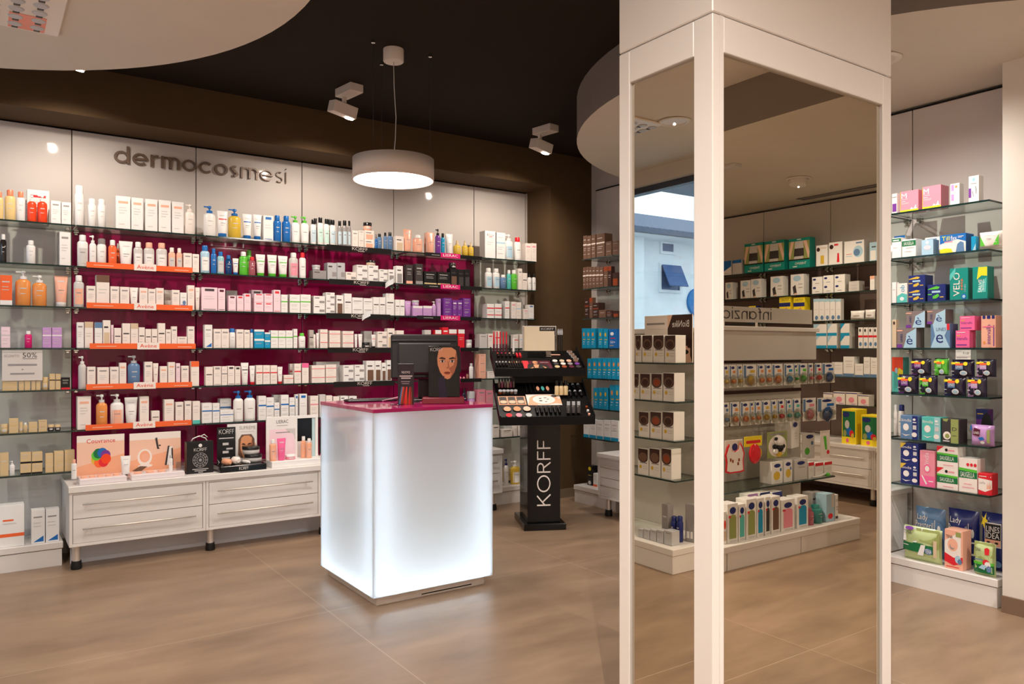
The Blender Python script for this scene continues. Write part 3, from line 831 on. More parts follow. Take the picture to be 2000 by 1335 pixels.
# ---------------------------------------------------------------- mirrored pillar
PXW, PYD = .905, .378
core = MB().box(PX + .03, PY + .03, 0, PX + PXW - .002, PY + PYD - .002, ZH - .001, white)
struct('wall_pillar', core)
ZJ = 2.275                                                      # joint between the mirror frames and the cladding above
lac = mat((226, 219, 214), .3, spec=.4, coat=.1, name='satin_white_lacquer')
cl = MB().box(PX, PY, ZJ + .004, PX + PXW, PY + PYD, ZH - .002, lac, .003)
struct('trim_4', cl)
mir = bpy.data.materials.new('mirror_glass'); mir.use_nodes = True; nt = mir.node_tree; nt.nodes.clear()
g_ = nt.nodes.new('ShaderNodeBsdfGlossy'); o_ = nt.nodes.new('ShaderNodeOutputMaterial')
g_.inputs['Color'].default_value = rgb((216, 207, 190)); g_.inputs['Roughness'].default_value = 0.0
nt.links.new(g_.outputs[0], o_.inputs['Surface'])
pt = MB().box(PX, PY, 0, PX + .029, PY + .0686, ZJ, lac, .002).box(PX + .0289, PY, 0, PX + .0456, PY + .029, ZJ, lac, .0)
t = thing('framed_mirror', 'tall narrow framed mirror on the short side of the white pillar', 'mirror', (PX, PY, 0))
y0, y1, zt = .069, PYD - .048, 2.12
zt = ZJ - .10
MB().box(.012, y0, .1, .022, y1, zt, mir).build('mirror_glass', t)
MB().box(0, y1, 0, .029, PYD, ZJ, lac, .003).build('stile', t)
MB().box(0, y0 + .0004, zt, .029, y1 - .0004, ZJ, lac, .002).build('top_rail', t); MB().box(0, y0 + .0004, 0, .029, y1 - .0004, .1, lac, .002).build('bottom_rail', t)
tag(pt.build('corner_post'), 'white square corner post between the two pillar mirrors', 'post')
t = thing('framed_mirror', 'wide framed mirror on the broad side of the white pillar', 'mirror', (PX, PY, 0))
x0, x1 = .046, PXW - .052
MB().box(x0, .012, .1, x1, .022, zt, mir).build('mirror_glass', t)
MB().box(x1, 0, 0, PXW, .029, ZJ, lac, .003).build('stile', t)
MB().box(x0 + .0004, 0, zt, x1 - .0004, .029, ZJ, lac, .002).build('top_rail', t); MB().box(x0 + .0004, 0, 0, x1 - .0004, .029, .1, lac, .002).build('bottom_rail', t)
tag(MB().box(PX + PXW - .0014, PY + .0295, 0, PX + PXW, PY + PYD, ZJ, lac).build('side_cladding'), 'white side cladding of the pillar facing the feminine care bay', 'panel')

# ---------------------------------------------------------------- sign on the long wall
def sign_word(word, h, t0, t1, depth, name, label, m):
    polys, w = stroke_word(word, t0, t1)
    mb = MB()
    for i, q in enumerate(polys): mb.prism([(x * h, y * h) for x, y in q], 0, depth + .0004 * (i % 37), m)
    return mb, w * h


L0, L1 = onY(222, 320, D), onY(558, 358, D)
mbw, ww = sign_word('dermocosmesi', 1.0, .175, .075, .012, '', '', mat((112, 92, 78), .4, .15, name='bronze_letters'))
sc_ = (L1.x - L0.x) / ww; zb = onY(262, 322, D).z
M_ = Matrix.Translation((L0.x, D - .004, zb)) @ Matrix.Rotation(R(90), 4, 'X') @ Matrix.Diagonal((sc_, (onY(240, 286, D).z - zb) / 1.42, .9, 1))
s2 = MB(); s2.v = [tuple(M_ @ Vector(p)) for p in mbw.v]; s2.f, s2.mi, s2.sm, s2.mats = mbw.f, mbw.mi, mbw.sm, mbw.mats
tag(s2.build('wall_sign'), 'bronze wall lettering reading dermocosmesi on the white upper panels', 'sign')


# ---------------------------------------------------------------- lamps
WARM = (1.0, .93, .85)


def lamp(kind, loc, energy, color=WARM, size=.1, aim=None, angle=100, blend=.6, name='lamp'):
    l = bpy.data.lights.new(name, kind); l.energy = energy; l.color = color
    if kind == 'AREA': l.shape = 'DISK'; l.size = size
    else: l.shadow_soft_size = size
    if kind == 'SPOT': l.spot_size = R(angle); l.spot_blend = blend
    o = bpy.data.objects.new(name, l); COL.objects.link(o); o.location = loc
    d = Vector(aim) - Vector(loc) if aim else Vector((0, 0, -1))
    o.rotation_euler = d.to_track_quat('-Z', 'Y').to_euler()
    return o


lens = glow((255, 236, 214), 40, 'spot_lens')
for i, (x, y) in enumerate(((.45, 4.9), (2.05, 4.9), (3.70, 4.89))):
    t = thing('ceiling_spotlight', 'white swivelling spotlight on the dark ceiling, ' + ['hidden past the round raft', 'left of the drum pendant', 'near the rounded raft by the pillar'][i], 'spotlight', (x, y, ZH), R(8))
    wm = mat((226, 212, 200), .4)
    MB().box(-.05, -.1, -.055, .05, .1, -.0005, wm, .003).build('base', t)
    a = MB().box(-.012, .05, -.17, .012, .075, -.0555, wm, .002).build('arm', t)
    hd = MB().box(-.09, -.045, -.038, .085, .045, .038, wm, .003)
    ho = hd.build('head', t, (-.045, .0, -.165)); ho.rotation_euler = (R(9), R(8), 0)
    MB().lathe([(.028, 0), (.028, .004)], lens, 20, Matrix.Translation((.055, 0, -.0425))).build('lens', ho)
    lamp('SPOT', (x + .01, y + .012, ZH - .238), 46, (1, .87, .74), size=.02, aim=(x, D + .02, 1.15), angle=125, blend=.7, name='spot_beam')


def downlight(x, y, z, label, e, adj=False, col=WARM):
    t = thing('recessed_downlight', label, 'downlight', (x, y, z))
    MB().lathe([(.105, -.004), (.1, -.009), (.078, -.012), (.072, -.006)], mat((225, 216, 206), .3), 32).build('ring', t)
    MB().lathe([(.07, -.003), (.07, -.001)], glow((255, 236, 214), .7, 'downlight_lens'), 28).build('lens', t)
    if adj: MB().lathe([(.07, -.06), (.075, -.013)], mat((225, 216, 206), .3), 28, Matrix.Rotation(R(10), 4, 'Y')).build('snoot', t)
    lamp('SPOT', (x, y, z - .075 if adj else z - .02), e, col, .006, angle=160, blend=1, name='downlight_beam')


# pendant over the counter
pc = (2.01, 4.14)
t = thing('drum_pendant', 'round white drum pendant lamp hanging over the counter', 'pendant lamp', (pc[0], pc[1], 2.34))
wm = mat((228, 214, 204), .5)
MB().lathe([(.233, 0.0), (.238, 0), (.238, .125), (.02, .128)], wm, 56, cap=False).build('shade', t)
MB().lathe([(.232, .006), (.232, .008)], glow((255, 246, 236), 7, 'pendant_diffuser'), 56).build('diffuser', t)
MB().lathe([(.055, .775 - .075), (.06, .775 - .07), (.06, .7745)], wm, 32).build('ceiling_rose', t)
MB().tube([(0, 0, .127), (.012, 0, .25), (.016, 0, .38), (.004, 0, .55), (0, 0, .70)], .0028, mat('l'), 8).build('cord', t)
for px, py in ((729, 77), (741, 125), (840, 105)):
    q = onZ(px, py, ZH); a, b = q.x - pc[0], q.y - pc[1]; rr = math.hypot(a, b); a, b = a * min(1, .22 / rr), b * min(1, .22 / rr)
    w_ = MB().tube([(a, b, .126), (a, b, .76)], .0012, mat('K'), 6).build('suspension_wire', t)
    MB().cyl(.011, .755, .7745, chrome, 12, Matrix.Translation((a, b, 0))).build('anchor', w_)
lamp('AREA', (pc[0], pc[1], 2.335), 16, (1, .9, .78), .42, name='pendant_beam')

downlight(-.35, 3.5, ZL, 'round recessed downlight in the left ceiling raft, near the shop window', 78)
downlight(-.55, 2.2, ZL, 'round recessed downlight in the left ceiling raft, farther from the shop window', 102)  # added lamp, out of view, gives the left side more light
downlight(3.76, 2.16, ZL, 'round recessed downlight in the right raft beside the pillar', 72)
downlight(3.85, 3.35, ZL, 'round recessed downlight in the right raft behind the pillar', 72)  # added lamp, kept out of view behind the pillar
downlight(5.81, -1.18, ZL, 'adjustable downlight in the lowered ceiling facing the nursery wall shelves', 76, True)
downlight(5.9, .2, ZL, 'adjustable downlight in the lowered ceiling beside the column', 76, True)
for x, y, wh, e in ((2.7, -.7, 'facing the pillar mirrors', 300), (.5, .3, 'nearest the dark ceiling', 260), (-.2, -1.9, 'near the shop window wall', 200), (1.6, -2.4, 'near the rear wall', 200)):  # unseen lamps behind the camera, added to brighten pillar and floor
    downlight(x, y, ZH, 'round recessed downlight in the high cream ceiling, ' + wh, e)

tag(MB().box(4.9, -1.28, ZL - .03, 4.99, -1.12, ZL - .0005, mat('l', .4), .003).build('ceiling_sensor'), 'small flat rectangular sensor on the lowered ceiling before the nursery wall', 'sensor')
t = thing('ceiling_grille', 'square white ceiling grille with rows of small louvres, near the shop window', 'grille', (0, 0, 0))
A = onZ(115, 66, ZL)
gx0, gx1, gy0, gy1 = A.x - .62, A.x, A.y - .6, A.y
MB().box(gx0, gy0, ZL - .016, gx1, gy1, ZL - .0005, mat((226, 216, 206), .3), .004).build('frame', t)
mb = MB()
for i in range(7):
    for j in range(6):
        x, y = gx1 - .09 - i * .085, gy1 - .07 - j * .09
        mb.lathe([(.026, -.004), (.03, 0)], mat('s'), 14, Matrix.Translation((x, y, ZL - .0165))).box(x - .012, y + .03, ZL - .021, x + .012, y + .045, ZL - .0165, mat('K'))
mb.build('louvre', t)
MB().box(gx1 - .2, gy1 - .2, ZL - .0185, gx1 - .06, gy1 - .02, ZL - .0165, mat((240, 150, 130), .5)).build('coral_patch', t)

# ---------------------------------------------------------------- sky and view settings
w = bpy.data.worlds.new('sky'); SC.world = w; w.use_nodes = True; nt = w.node_tree; bg = nt.nodes['Background']
bg.inputs['Color'].default_value = (.8, .9, 1.0, 1); bg.inputs['Strength'].default_value = 3.2
SC.view_settings.view_transform = 'Standard'; SC.view_settings.look = 'None'; SC.view_settings.gamma = 1; SC.view_settings.exposure = 0.28
SC.view_settings.use_curve_mapping = False
SC.cycles.transparent_max_bounces = 40; SC.cycles.max_bounces = 9; SC.cycles.use_denoising = True
SC.cycles.caustics_reflective = False; SC.cycles.caustics_refractive = False
# ---------------------------------------------------------------- goods on the long wall, bay by bay, shelf by shelf
LW = Face('Y', SF + .018, 0)
NTH = ['top', 'second', 'third', 'fourth', 'fifth', 'sixth', 'seventh']


def wall_rows(face, bay, rows, first=0):
    for k, it in enumerate(rows):
        if it: row(face, SHZ[first + k], '%s shelf, %s' % (NTH[first + k], bay), it, 'goods on the %s shelf, %s' % (NTH[first + k], bay))


wall_rows(LW, BAYN[0], [
    "-8 7 374 b:7:8;9 31 370 b:7:8;31.5 50 374 b:w:8;53 72 380 p:O:w;73 93 380 p:O:w;<52 97 371 c:L:w:r;99 119 392 c:l:w;120 139 395 c:l:w",
    "0 13 457 b:~K:w;51 70 469 b:w:w;116 138 453 c:l:w",
    "0 24 537 c:F:o:w;30 61 528 p:a:w;63 92 537 p:a:w;106 134 538 t:q:w",
    "2 20 638 c:b:p:l;48 63 646 b:m:w;83 100.5 639 c:b:V:w;101.5 121 639 c:b:V:w",
    "4 34 741 c2:p:d;36.5 47 732 c:l:d:h;48 59 732 c:p:d;61 69.5 731 c:l:d:h;70.5 79 731 c:l:d:h;82 95 736 j:d:d;96.5 107.5 730 c:b:d:k;108.5 118.5 730 c:b:d:k;119.5 137 737 c:F:k:r",
    "0 17 828 j:d:d;17.5 36 817 c2:p:d;37 45 824 j:d:d;45.5 54 825 b:d:w;56 73 824 c2:p:d;75 92 820 c2:l:d:h;93.5 106 829 j:K:d;107 119 829 j:K:d",
    "0 17 884 c:p:d;18.5 29 900 p:w:w;39.5 61 883 c2:F:d:k;62 83 882 c2:F:d:k;88.5 104 885 c2:p:d;105.5 124.5 881 c2:p:d;126 146 879 c2:p:d"])
row(Face('Y', 5.575, 0), .1505, 'plinth of the window-end bay', "-6 48 986 c:r,0,.24,1,.32,o|r,.2,.62,.6,.66,o|r,.2,.55,.7,.57,l:w:o*large white box with orange stripe;61 88 995 c:f:w:b;89 116 993 c:f:w:b", 'boxes on the plinth of the window-end bay', dep=.12)
wall_rows(LW, BAYN[1], [
    "145 166 361 s:w:w;172 189 387 s:w:w;191 208 388 s:w:w;226 255 383 c:L:w:q;256.5 280 386 c:L:w:q;284 308 389 c:L:w:q;310 334 391 c:L:w:q;336 359 394 c:L:w:q;362 382 398 p:c:c",
    "151 173 458 b:w:w:l;174.5 189 459 p:w:w;190 209 465 s:w:~l;212 229 468 b:o:w;<227.5 234 475 b:o:w;233 261 470 t:w:w;261.5 280 472 b:l:w:w;281.5 303 473 b:l:q:w;306 328 474 b:l:q:w;329.5 343.5 483 b:q:c:l;345 357 484 b:q:c:l;358.5 375 494 c:l:c;376 389 496 c:l:c",
    "144 165 537 b:l:w:q;169 187 558 c:l:c;188 214 537 c:H:c:h;215.5 233 559 c:l:c;234.5 253 560 c:l:c;254 271 561 t:w:w;272.5 288.5 562 c:L:c:q;289.5 304 564 c:l:c;305 320 562 c:L:c:q;<321 335 566 c:p:c;336 351 566 c:l:c;352 365 571 c:r,.1,.1,.9,.3,b|e,.6,.42,.26,.12,S|r,.2,.7,.8,.74,l:w:b*white carton with blue picture;366.5 380 557 c:L:c:q;381.5 391 561 t:c:c",
    "150 164 629 c:l:w;165.5 182 628 c:H:c:f;185 200 629 c:H:w:S;201 216 625 c:W:c:f;217 222 634 t:p:p;223 237 640 c:z:c;239 254.5 631 c:z:c;255.5 270 631 c:H:c:f;271 283 639 c:z:c;284 295.5 642 c:z:c;296.5 307.5 642 c:z:c;308.5 323 631 c:z:c;324 334 643 c:l:c;335 346 637 c:l:c;346.5 365.5 657 c:l:c;366.5 380 637 c:l:c",
    "153 169 695 p:l:w;170 187 716 c:l:c;190 213 717 c:l:c;215 232 716 c:l:c;233 247 708 c:L:c:q;250 275 694 p:S:s;282 298 706 c:l:c;299 310 709 t:c:c;312.5 327 715 c:L:c:q;328.5 342 707 c:L:c:q;344 352 709 c:l:p;354 369 714 c:l:c;373 389 705 c:H:c:o",
    "151 178 774 c:L:c:q;188 211 770 p:a:w;216 243 769 p:w:w:q;244 270.5 776 t:w:w;273 291 774 c:L:c:q;296 312 802 c:z:c;321 340 780 c:L:c:q;343 358.5 785 c:l:c;361 374 783 c:l:c;376.5 391 783 c:F:c:A"])
wall_rows(LW, BAYN[2], [
    "399 423 401 p:w:b;425 447 411 t:w:b:r;447.5 473 407 p:y:b;474 494 417 t:w:b:b;495 513 418 t:w:b:b;514.5 534 421 c:h:w:b;535 551 420 b:b:b;552.5 569 421 b:b:b;570 587 421 p:w:n:w;588.5 605 422 p:w:n:w",
    "392.5 411 479 b:u:b:w;412.5 424 485 b:b:b;425 439 491 b:z:b:l;441 454 498 b:~b:b;455 467 504 t:w:b:b;468.5 485 491 b:n:w;<481 494 488 b:n:n;487 500 501 b:~x:r;501 520 496 t:w:n:n;523.5 543 497 t:w:n:n;544.5 564 499 t:w:n:n;566 584 493 b:l:w:x;585.5 599 493 b:w:r:w",
    "393.5 425 561 c:h:p:K;426 440 563 c:h:p:M;<441.5 464 567 c:p:g;446.5 461 577 c:h:p:M;463 476 577 c:h:p:r;477 490 573 c:h:p:r;<491 513 566 c:h:p:K;496.5 515 573 c2:h:p:r;516 533 573 c2:h:p:r;534.5 548 566 c:h:p:r;549 562 575 c:b:w:n;<562.5 573 575 c:b:w:n;566 586.5 575 c:b:w:n;587 607 575 c:b:w:n",
    "399.5 415 634 c:f:w:b;417.5 432 642 c:L:c:g;432.5 447.5 642 c:L:c:g;448.5 461 641 s:w:b;462 476 643 c:L:c:g;477 488 644 c:l:c;489 495 642 s:w:b;496.5 516 643 c2:H:t:w;517 528 649 c2:H:t:w;529 543.5 645 c:b:w:n;544 558 645 c:b:w:n;558.5 572 645 c:b:w:n;573.5 581 642 c:b:w:n;584 598 650 b:w:n:w",
    "401.5 416 716 c:z:c;417.5 432 715 c:h:c:g;433 444 715 c:b:c:g;445 458 714 c:h:c:K;459 470 715 c:h:c:K;471.5 487 708 t:w:w:K;488 499 714 t:w:r;500.5 513 713 c:b:c:r;514 527.5 713 c:b:c:r;528.5 541.5 713 c:b:c:r;542.5 553 716 t:w:r;554.5 573 732 c:b:c:r;575 588 710 c:b:c:r;<566 574 710 c:b:c:r;590 603 709 c:H:c:i",
    "394.5 414.5 787 c:b:w:b;415.5 429 787 c:b:w:b;<429.5 452 778 c:b:w:b;430 456 800 c:b:w:b;457 477 763 p:w:b:w;478.5 501 762 p:w:b:w;505 520 773 c:b:w:b;520.5 535 776 c:b:w:b;536 546 786 c:b:w:b;<534 546 771 c:b:w:b;549 564 771 c:b:w:b;565.5 576 776 c:b:w:b;577 582 770 c:h:w:b;585 600 769 c:h:w:b;606 622 773 c:b:c:x"])
wall_rows(LW, BAYN[3], [
    "607.5 619 428 b:w:k:5;621 633 424 b:w:k:4;633.5 644.5 427 b:w:k:4;645.5 657 429 b:w:k:5;<612 622 426 b:g:k;<640 651 428 b:g:k;660 669 431 b:g:k:5;669.5 679.5 430 b:g:k:5;680 686 431 b:g:k:5;688 699.5 450 c:l:c;700.5 711 450 c2:l:c;712 731 450 c2:W:c:q;733 737.5 457 v:b:k;738 747 456 b:S:k;750 757 454 b:S:k;758.5 768 453 b:S:k",
    "611 638 528 c:q:g;639.5 658 513 c:q:s;658.5 674 513 c:q:s;675.5 696 531 c:q:c;697 718 517 c2:q:w;719 739 518 c2:q:w;741 757.5 526 c2:q:w;759 771 526 c:W:w:g",
    "612.5 635 578 c2:q:w;636.5 654 571 c3:q:w;657 671 576 c:W:w:h;672.5 687 573 c:z:w;688 709 581 c2:z:w;710 728 582 c2:z:w;729 741 580 c:z:w;741.5 753 580 c:z:w;754.5 770 573 c:z:w",
    "<604 613 644 c:z:c;612.5 617 646 b:c:k;618 624 650 t:w:w;625.5 640 643 c2:b:c:r;643.5 665 645 c2:b:c:r;669.5 691 646 c2:b:c:r;693 699 652 t:w:w;700.5 709 652 t:w:w;710 725 668 j:K:k;<711 727 646 c:p:l;726.5 735 653 t:w:k:r;737.5 756 647 c2:q:c;757 771 641 c:W:c:f",
    "609 635 713 c2:b:c:r;636.5 657 712 c2:b:c:r;<617 664 706 c:p:l;670.5 691 713 c2:q:w;692.5 712 712 c2:q:w;715.5 732 704 c:W:w:h;732.5 745 704 c:W:w:h;746 754 708 c:W:w:h;755.5 765 703 c:W:w:h",
    "624 636 770 c:p:l;637 649 772 c:b:c:x;651 663 774 c:z:c;665 680 773 c2:q:w;682 697 773 c2:q:w"])
wall_rows(LW, BAYN[4], [
    "772.5 789 461 c:W:c:f;790 807 447 t:q:q;809.5 828 458 b:q:w:q;<829 833 455 b:q:q;835 851 453 t:q:q;852 862 447 p:v:k;862.5 870 455 b:t:k;872.5 887 456 t:w:w;888.5 903 469 v:y:d;904.5 916 470 v:y:d;916.5 927 473 v:y:d",
    "774 787 519 c:W:w:g;793.5 806 517 c:F:K:q;812 826 515 c:F:K:g;828.5 853 530 c:F:k:d;854.5 879.5 531 c:F:k:d;880 894 524 c:W:k:h;894.5 907 526 c:W:k:K;907.5 918 526 c:W:k:K",
    "772.5 781 585 c:z:w;781.5 790.5 585 c:z:w;792 805 587 t:V:V;806.5 825.5 597 c:H:V:w;826.5 844 597 c:H:V:w;845 853 588 p:V:w;854.5 861 583 c:l:V:w;866.5 883 582 c2:l:v:w;884 893 586 c:L:v:w;893.5 903.5 586 c:L:v:w;904.5 919.5 582 c2:l:v:w",
    "775 789 645 c:W:c:f;830 842 644 c:p:l;850 862 644 c:H:r:w;864.5 876 639 c:L:r:w;877 892 643 c:H:r:w;895 907.5 643 c:H:r:w;913 924 663 j:w:s",
    "898 902.5 735 v:x:x;905 909.5 735 v:x:x;911.5 915.5 728 b:~q:k;918 926 709 b:w:s",
    "904.5 912 759 b:D:k;917 931 764 j:V:s"])
wall_rows(LW, BAYN[5], [
    "947 968 451 c:t,.2,.82,.8,.9,g,Eu|r,.4,.78,.7,.8,r|r,.2,.58,.8,.6,l|r,.2,.5,.6,.52,l:w:r*tall white carton with red underline;969.5 987 454 c:b:w:u;988.5 1005 457 p:w:w:u;1007 1020 463 b:w:r:w;1026.5 1037.5 475 c:L:c:x;1038 1048 475 c:L:c:x",
    "950 963.5 523 b:w:w:u;965 978.5 524 b:w:w:u;979 991 536 b:S:w;991.5 1000 527 b:A:w;1000.5 1012 527 b:n:w;1012.5 1020 524 c:l:c;1020.5 1030 533 c:z:c;1032 1040 535 b:w:k:w;1041 1048 535 b:w:k:w",
    "951 965.5 593 c:s:w:r;966.5 980 593 c:s:w:r;986.5 995 588 c:b:w:r;999 1008 589 c:L:c:x;1008.5 1018 590 c:b:c:u;1022.5 1032 603 c:L:c:x;1032.5 1043 595 c:h:w:S",
    "<923 935.5 652 c:p:M:M;936.5 952 652 c:l:l:V;953.5 963 651 c:L:c:r;968 977.5 646 c:b:c:r;1003 1012 653 c:b:c:r;1015.5 1028 652 c:b:c:u",
    "935.5 949 691 c3:l:q:x;952 966 725 c:l:c",
    "933.5 948 760 c:l:x:x;949.5 963 762 c:l:x:x",
    "962.5 975 830 c:L:c:K;980.5 1001 838 c:L:c:K;<984 1003 832 c:p:l:B;1004 1010 829 c:p:c;1012.5 1027 829 c:l:c"])
row(Face('Y', 5.60, 0), .1505, 'plinth of the corner bay', "986.5 995 896 p:w:B;<988.5 1000 914 c:F:f:K;1001.5 1018.5 900 p:y:w:w;1020 1029 905 b:w:T", 'bottles on the plinth of the corner bay')

CART = 'sun_cream_carton'
# ---------------------------------------------------------------- goods on the side wall: sun care (far) and feminine care (near)
SW = Face('X', RF + .018, -90)
wall_rows(SW, 'sun care bay', [
    "1139 1146 460 c:b:h:c;1146.5 1154 460 c:b:h:c;1155 1163 458 c:b:h:c;1164.5 1181 456 c:b:h:c;1182.5 1194.5 471 c2:p:h:f;1195.5 1209 470 c2:p:h:f",
    "1138.5 1144 522 c:b:h:c;1144.5 1150 521 c:b:h:c;1150.5 1156 521 c:b:h:c;1156.5 1163 521 c:b:h:c;1163.5 1170.5 521 c:b:h:c;1171 1178 521 c:b:h:c;1179 1187 520 c:H:h:E;1187.5 1194 520 c:H:j:E;1195.5 1208 532 c:W:j:E",
    "1142 1150 582 c:b:j:E;1151 1157 581 c:H:h:E;1157.5 1169 591 c:b:j:E;1169.5 1183 605 c:p:h:f;1184 1196 607 c:b:j:E;1196.5 1209 607 c:W:j:E",
    "1136.5 1144.5 641 c:u:t:a;1145 1153 641 c:u:t:a;1153.5 1162 641 c:u:t:a;1168 1177 641 c:u:t:y;1178 1187 642 c:u:t:y;1189 1205 642 c:e,.4,.75,.22,.09,w|r,.2,.5,.8,.54,r|t,.2,.25,.8,.38,w,50+|r,.1,.12,.6,.15,y:b:w*blue carton marked 50+",
    "1147 1155.5 700 c:u:t:a;1156.5 1166 699 c:u:t:a;1166.5 1175 699 c:u:t:a;1176 1185 699 c:u:t:a;1185.5 1194 699 c:u:t:a;1194.5 1203 699 c:u:t:a;1203.5 1212 699 c:u:t:a",
    "1159 1168 757 c:u:t:y;1168.5 1177.5 757 c:u:t:y;1178 1187 757 c:u:t:y;1190.5 1200 752 c:u:t:a;1200.5 1210 752 c:u:t:y",
    "1139.5 1150 818 c:F:w:t;1151 1164.5 819 c:F:w:t;1165.5 1178 820 c:F:w:t;1179 1193 820 c:F:w:t;1193.5 1208 821 c:F:w:t"])
row(Face('X', 4.42, -90), .1505, 'plinth of the sun care bay', "1147 1156.5 909 c:e,.5,.85,.3,.1,Y|r,.2,.5,.8,.53,y|e,.5,.14,.3,.1,l:k:Y*black carton with yellow emblem;1158.5 1166.5 924 c:F:w:o", 'cartons on the plinth of the sun care bay')

FC = 'feminine care bay'
CART = 'hygiene_carton'
row(SW, SHZ[0], 'top shelf, ' + FC, ";".join([
    "1742 1752 378 c:r,.1,.1,.9,.5,v|r,.1,.8,.9,.84,g:c:v*beige carton with violet panel",
    "1758 1794 372 c:r,0,0,1,.1,Y|r,0,.1,.03,1,y|t,.07,.66,.36,.9,w,M|r,.08,.6,.42,.615,w|r,.08,.5,.3,.52,w|r,.08,.42,.5,.435,w|r,.08,.38,.45,.395,w|g,w,.55,.1,.64,.2,.74,.1|g,w,.72,.1,.84,.24,.94,.1|e,.86,.24,.03,.05,w:x:Y*rose carton printed M with green base",
    "1801 1838 362.5 c:r,0,0,1,.1,Y|r,0,.1,.03,1,y|t,.07,.66,.36,.9,w,M|r,.08,.6,.42,.615,w|r,.08,.5,.3,.52,w|r,.08,.42,.5,.435,w|r,.08,.38,.45,.395,w|g,w,.55,.1,.64,.2,.74,.1|g,w,.72,.1,.84,.24,.94,.1|e,.86,.24,.03,.05,w:x:Y*rose carton printed M with green base",
    "1855.5 1874 358 c:r,.12,.66,.42,.95,V|r,.12,.2,.42,.5,V|e,.66,.84,.12,.06,a|r,.2,.58,.8,.6,l:w:V*white carton with lilac squares",
    "1891.5 1912 343 c:e,.5,.86,.17,.08,u|e,.5,.86,.09,.04,z|r,.02,.18,.26,.54,v|g,K,.66,.6,.7,.6,.78,.45,.74,.3,.7,.3,.73,.45|g,K,.36,.42,.4,.42,.52,.2,.48,.2|r,.2,.7,.8,.72,g:w:v*tall white carton with violet tab"]), 'cartons on the top shelf, ' + FC)
SAU = "r,0,.62,1,.92,N|t,.12,.68,.85,.86,w,SAUGELLA|r,.3,.5,.9,.52,g|r,.2,.3,.7,.34,l"
row(SW, SHZ[1], 'second shelf, ' + FC, ";".join([
    "<1746 1768 460 c:r,0,.76,1,1,b|r,.1,.84,.8,.9,w:w:b*white carton with blue-green top",
    "1742 1760 464 c:r,0,.8,1,.96,N|r,.1,.84,.8,.9,w|r,.1,.5,.6,.53,l:w:N*cut white carton with green strip",
    "1761.5 1789 467 c:%s:w:N*white carton with dark green lettered band" % SAU,
    "1799.5 1823 468 c:e,.5,.82,.14,.1,w|e,.5,.5,.3,.14,p|r,.1,.3,.9,.31,w:u:w*pale blue carton with white seal",
    "<1806 1836 463 c:r,.15,.8,.8,.92,S:w:S*white carton showing blue oval",
    "1835.5 1887 457 c:g,b,0,.5,.3,.62,.7,.7,1,.55,1,1,0,1|g,c,0,.5,.3,.62,.7,.7,1,.55,1,0,0,0|r,0,0,.5,.1,Y|e,.22,.16,.25,.1,Y|t,.08,.68,.38,.92,Y,Till|t,.42,.68,.66,.92,w,flex|r,.7,.84,.92,.87,w|r,.7,.78,.86,.8,w|g,S,.62,.02,.95,.02,.92,.5,.8,.58,.68,.45|r,.18,.58,.5,.63,x:b:Y*blue carton with yellow lettering and foot",
    "1896.5 1906 461 c:g,u,.3,0,1,0,1,.5:t:u*turquoise packet with white sweep",
    "1907.5 1957 451 g:g,n,.1,.2,.32,.2,.1,.75|g,n,.9,.8,.9,.2,.66,.2|r,.4,.55,.6,.58,g|r,.08,.12,.45,.14,g|r,.55,.14,.92,.16,g|r,.3,.8,.7,.82,l:c:n*cream wipes pack with green leaves"]), 'packets on the second shelf, ' + FC)
TAM = "g,{0},.02,.74,.5,.9,.7,.84,.6,.72,.02,.7|g,{0},.3,.3,.6,.44,.66,.3,.5,.16,.3,.14|r,.02,.38,.25,.44,{0}|r,.25,.5,.72,.62,u|r,.7,.2,.9,.26,y"
row(SW, SHZ[2], 'third shelf, ' + FC, ";".join([
    "1742 1750 551 c:p:w*white carton edge",
    "1751.5 1772 553 c:g,A,0,0,1,0,1,.42,.5,.5,0,.34|T,.3,.55,.75,.9,t,ob|e,.5,.2,.2,.1,w:c:A*small white and mint carton",
    "1774 1807 537 c2:%s:B:y*navy carton with yellow flashes" % TAM.format('y'),
    "1811 1847 555 c:%s:B:n*navy carton with green flashes" % TAM.format('n'),
    "1854.5 1891 523 c:T,.2,.12,.55,.86,c,VELO|T,.6,.3,.72,.66,o,seta|T,.8,.25,.88,.48,u,LINES|e,.78,.1,.14,.09,b|e,.78,.1,.08,.05,u|g,A,0,.8,.3,1,.34,1,.3,.8,0,.6:T:w*teal carton with upright white lettering",
    "1899 1929 520 c:g,Y,.4,.98,.98,.98,.98,.7,.6,.72,.3,.6|g,A,.3,.2,.9,.2,.95,.66,.5,.5|T,.4,.2,.62,.6,w,SALVE|T,.66,.25,.8,.6,w,Slip:T:Y*teal and yellow packet"]), 'packets on the third shelf, ' + FC)
LE = "g,u,.34,0,1,0,1,1,.9,.92,.5,.7,.46,.4|t,.5,.16,.82,.6,B,è|T,.18,.3,.3,.7,B,LINES|r,0,0,.28,.18,v|r,0,.84,.3,.9,q"
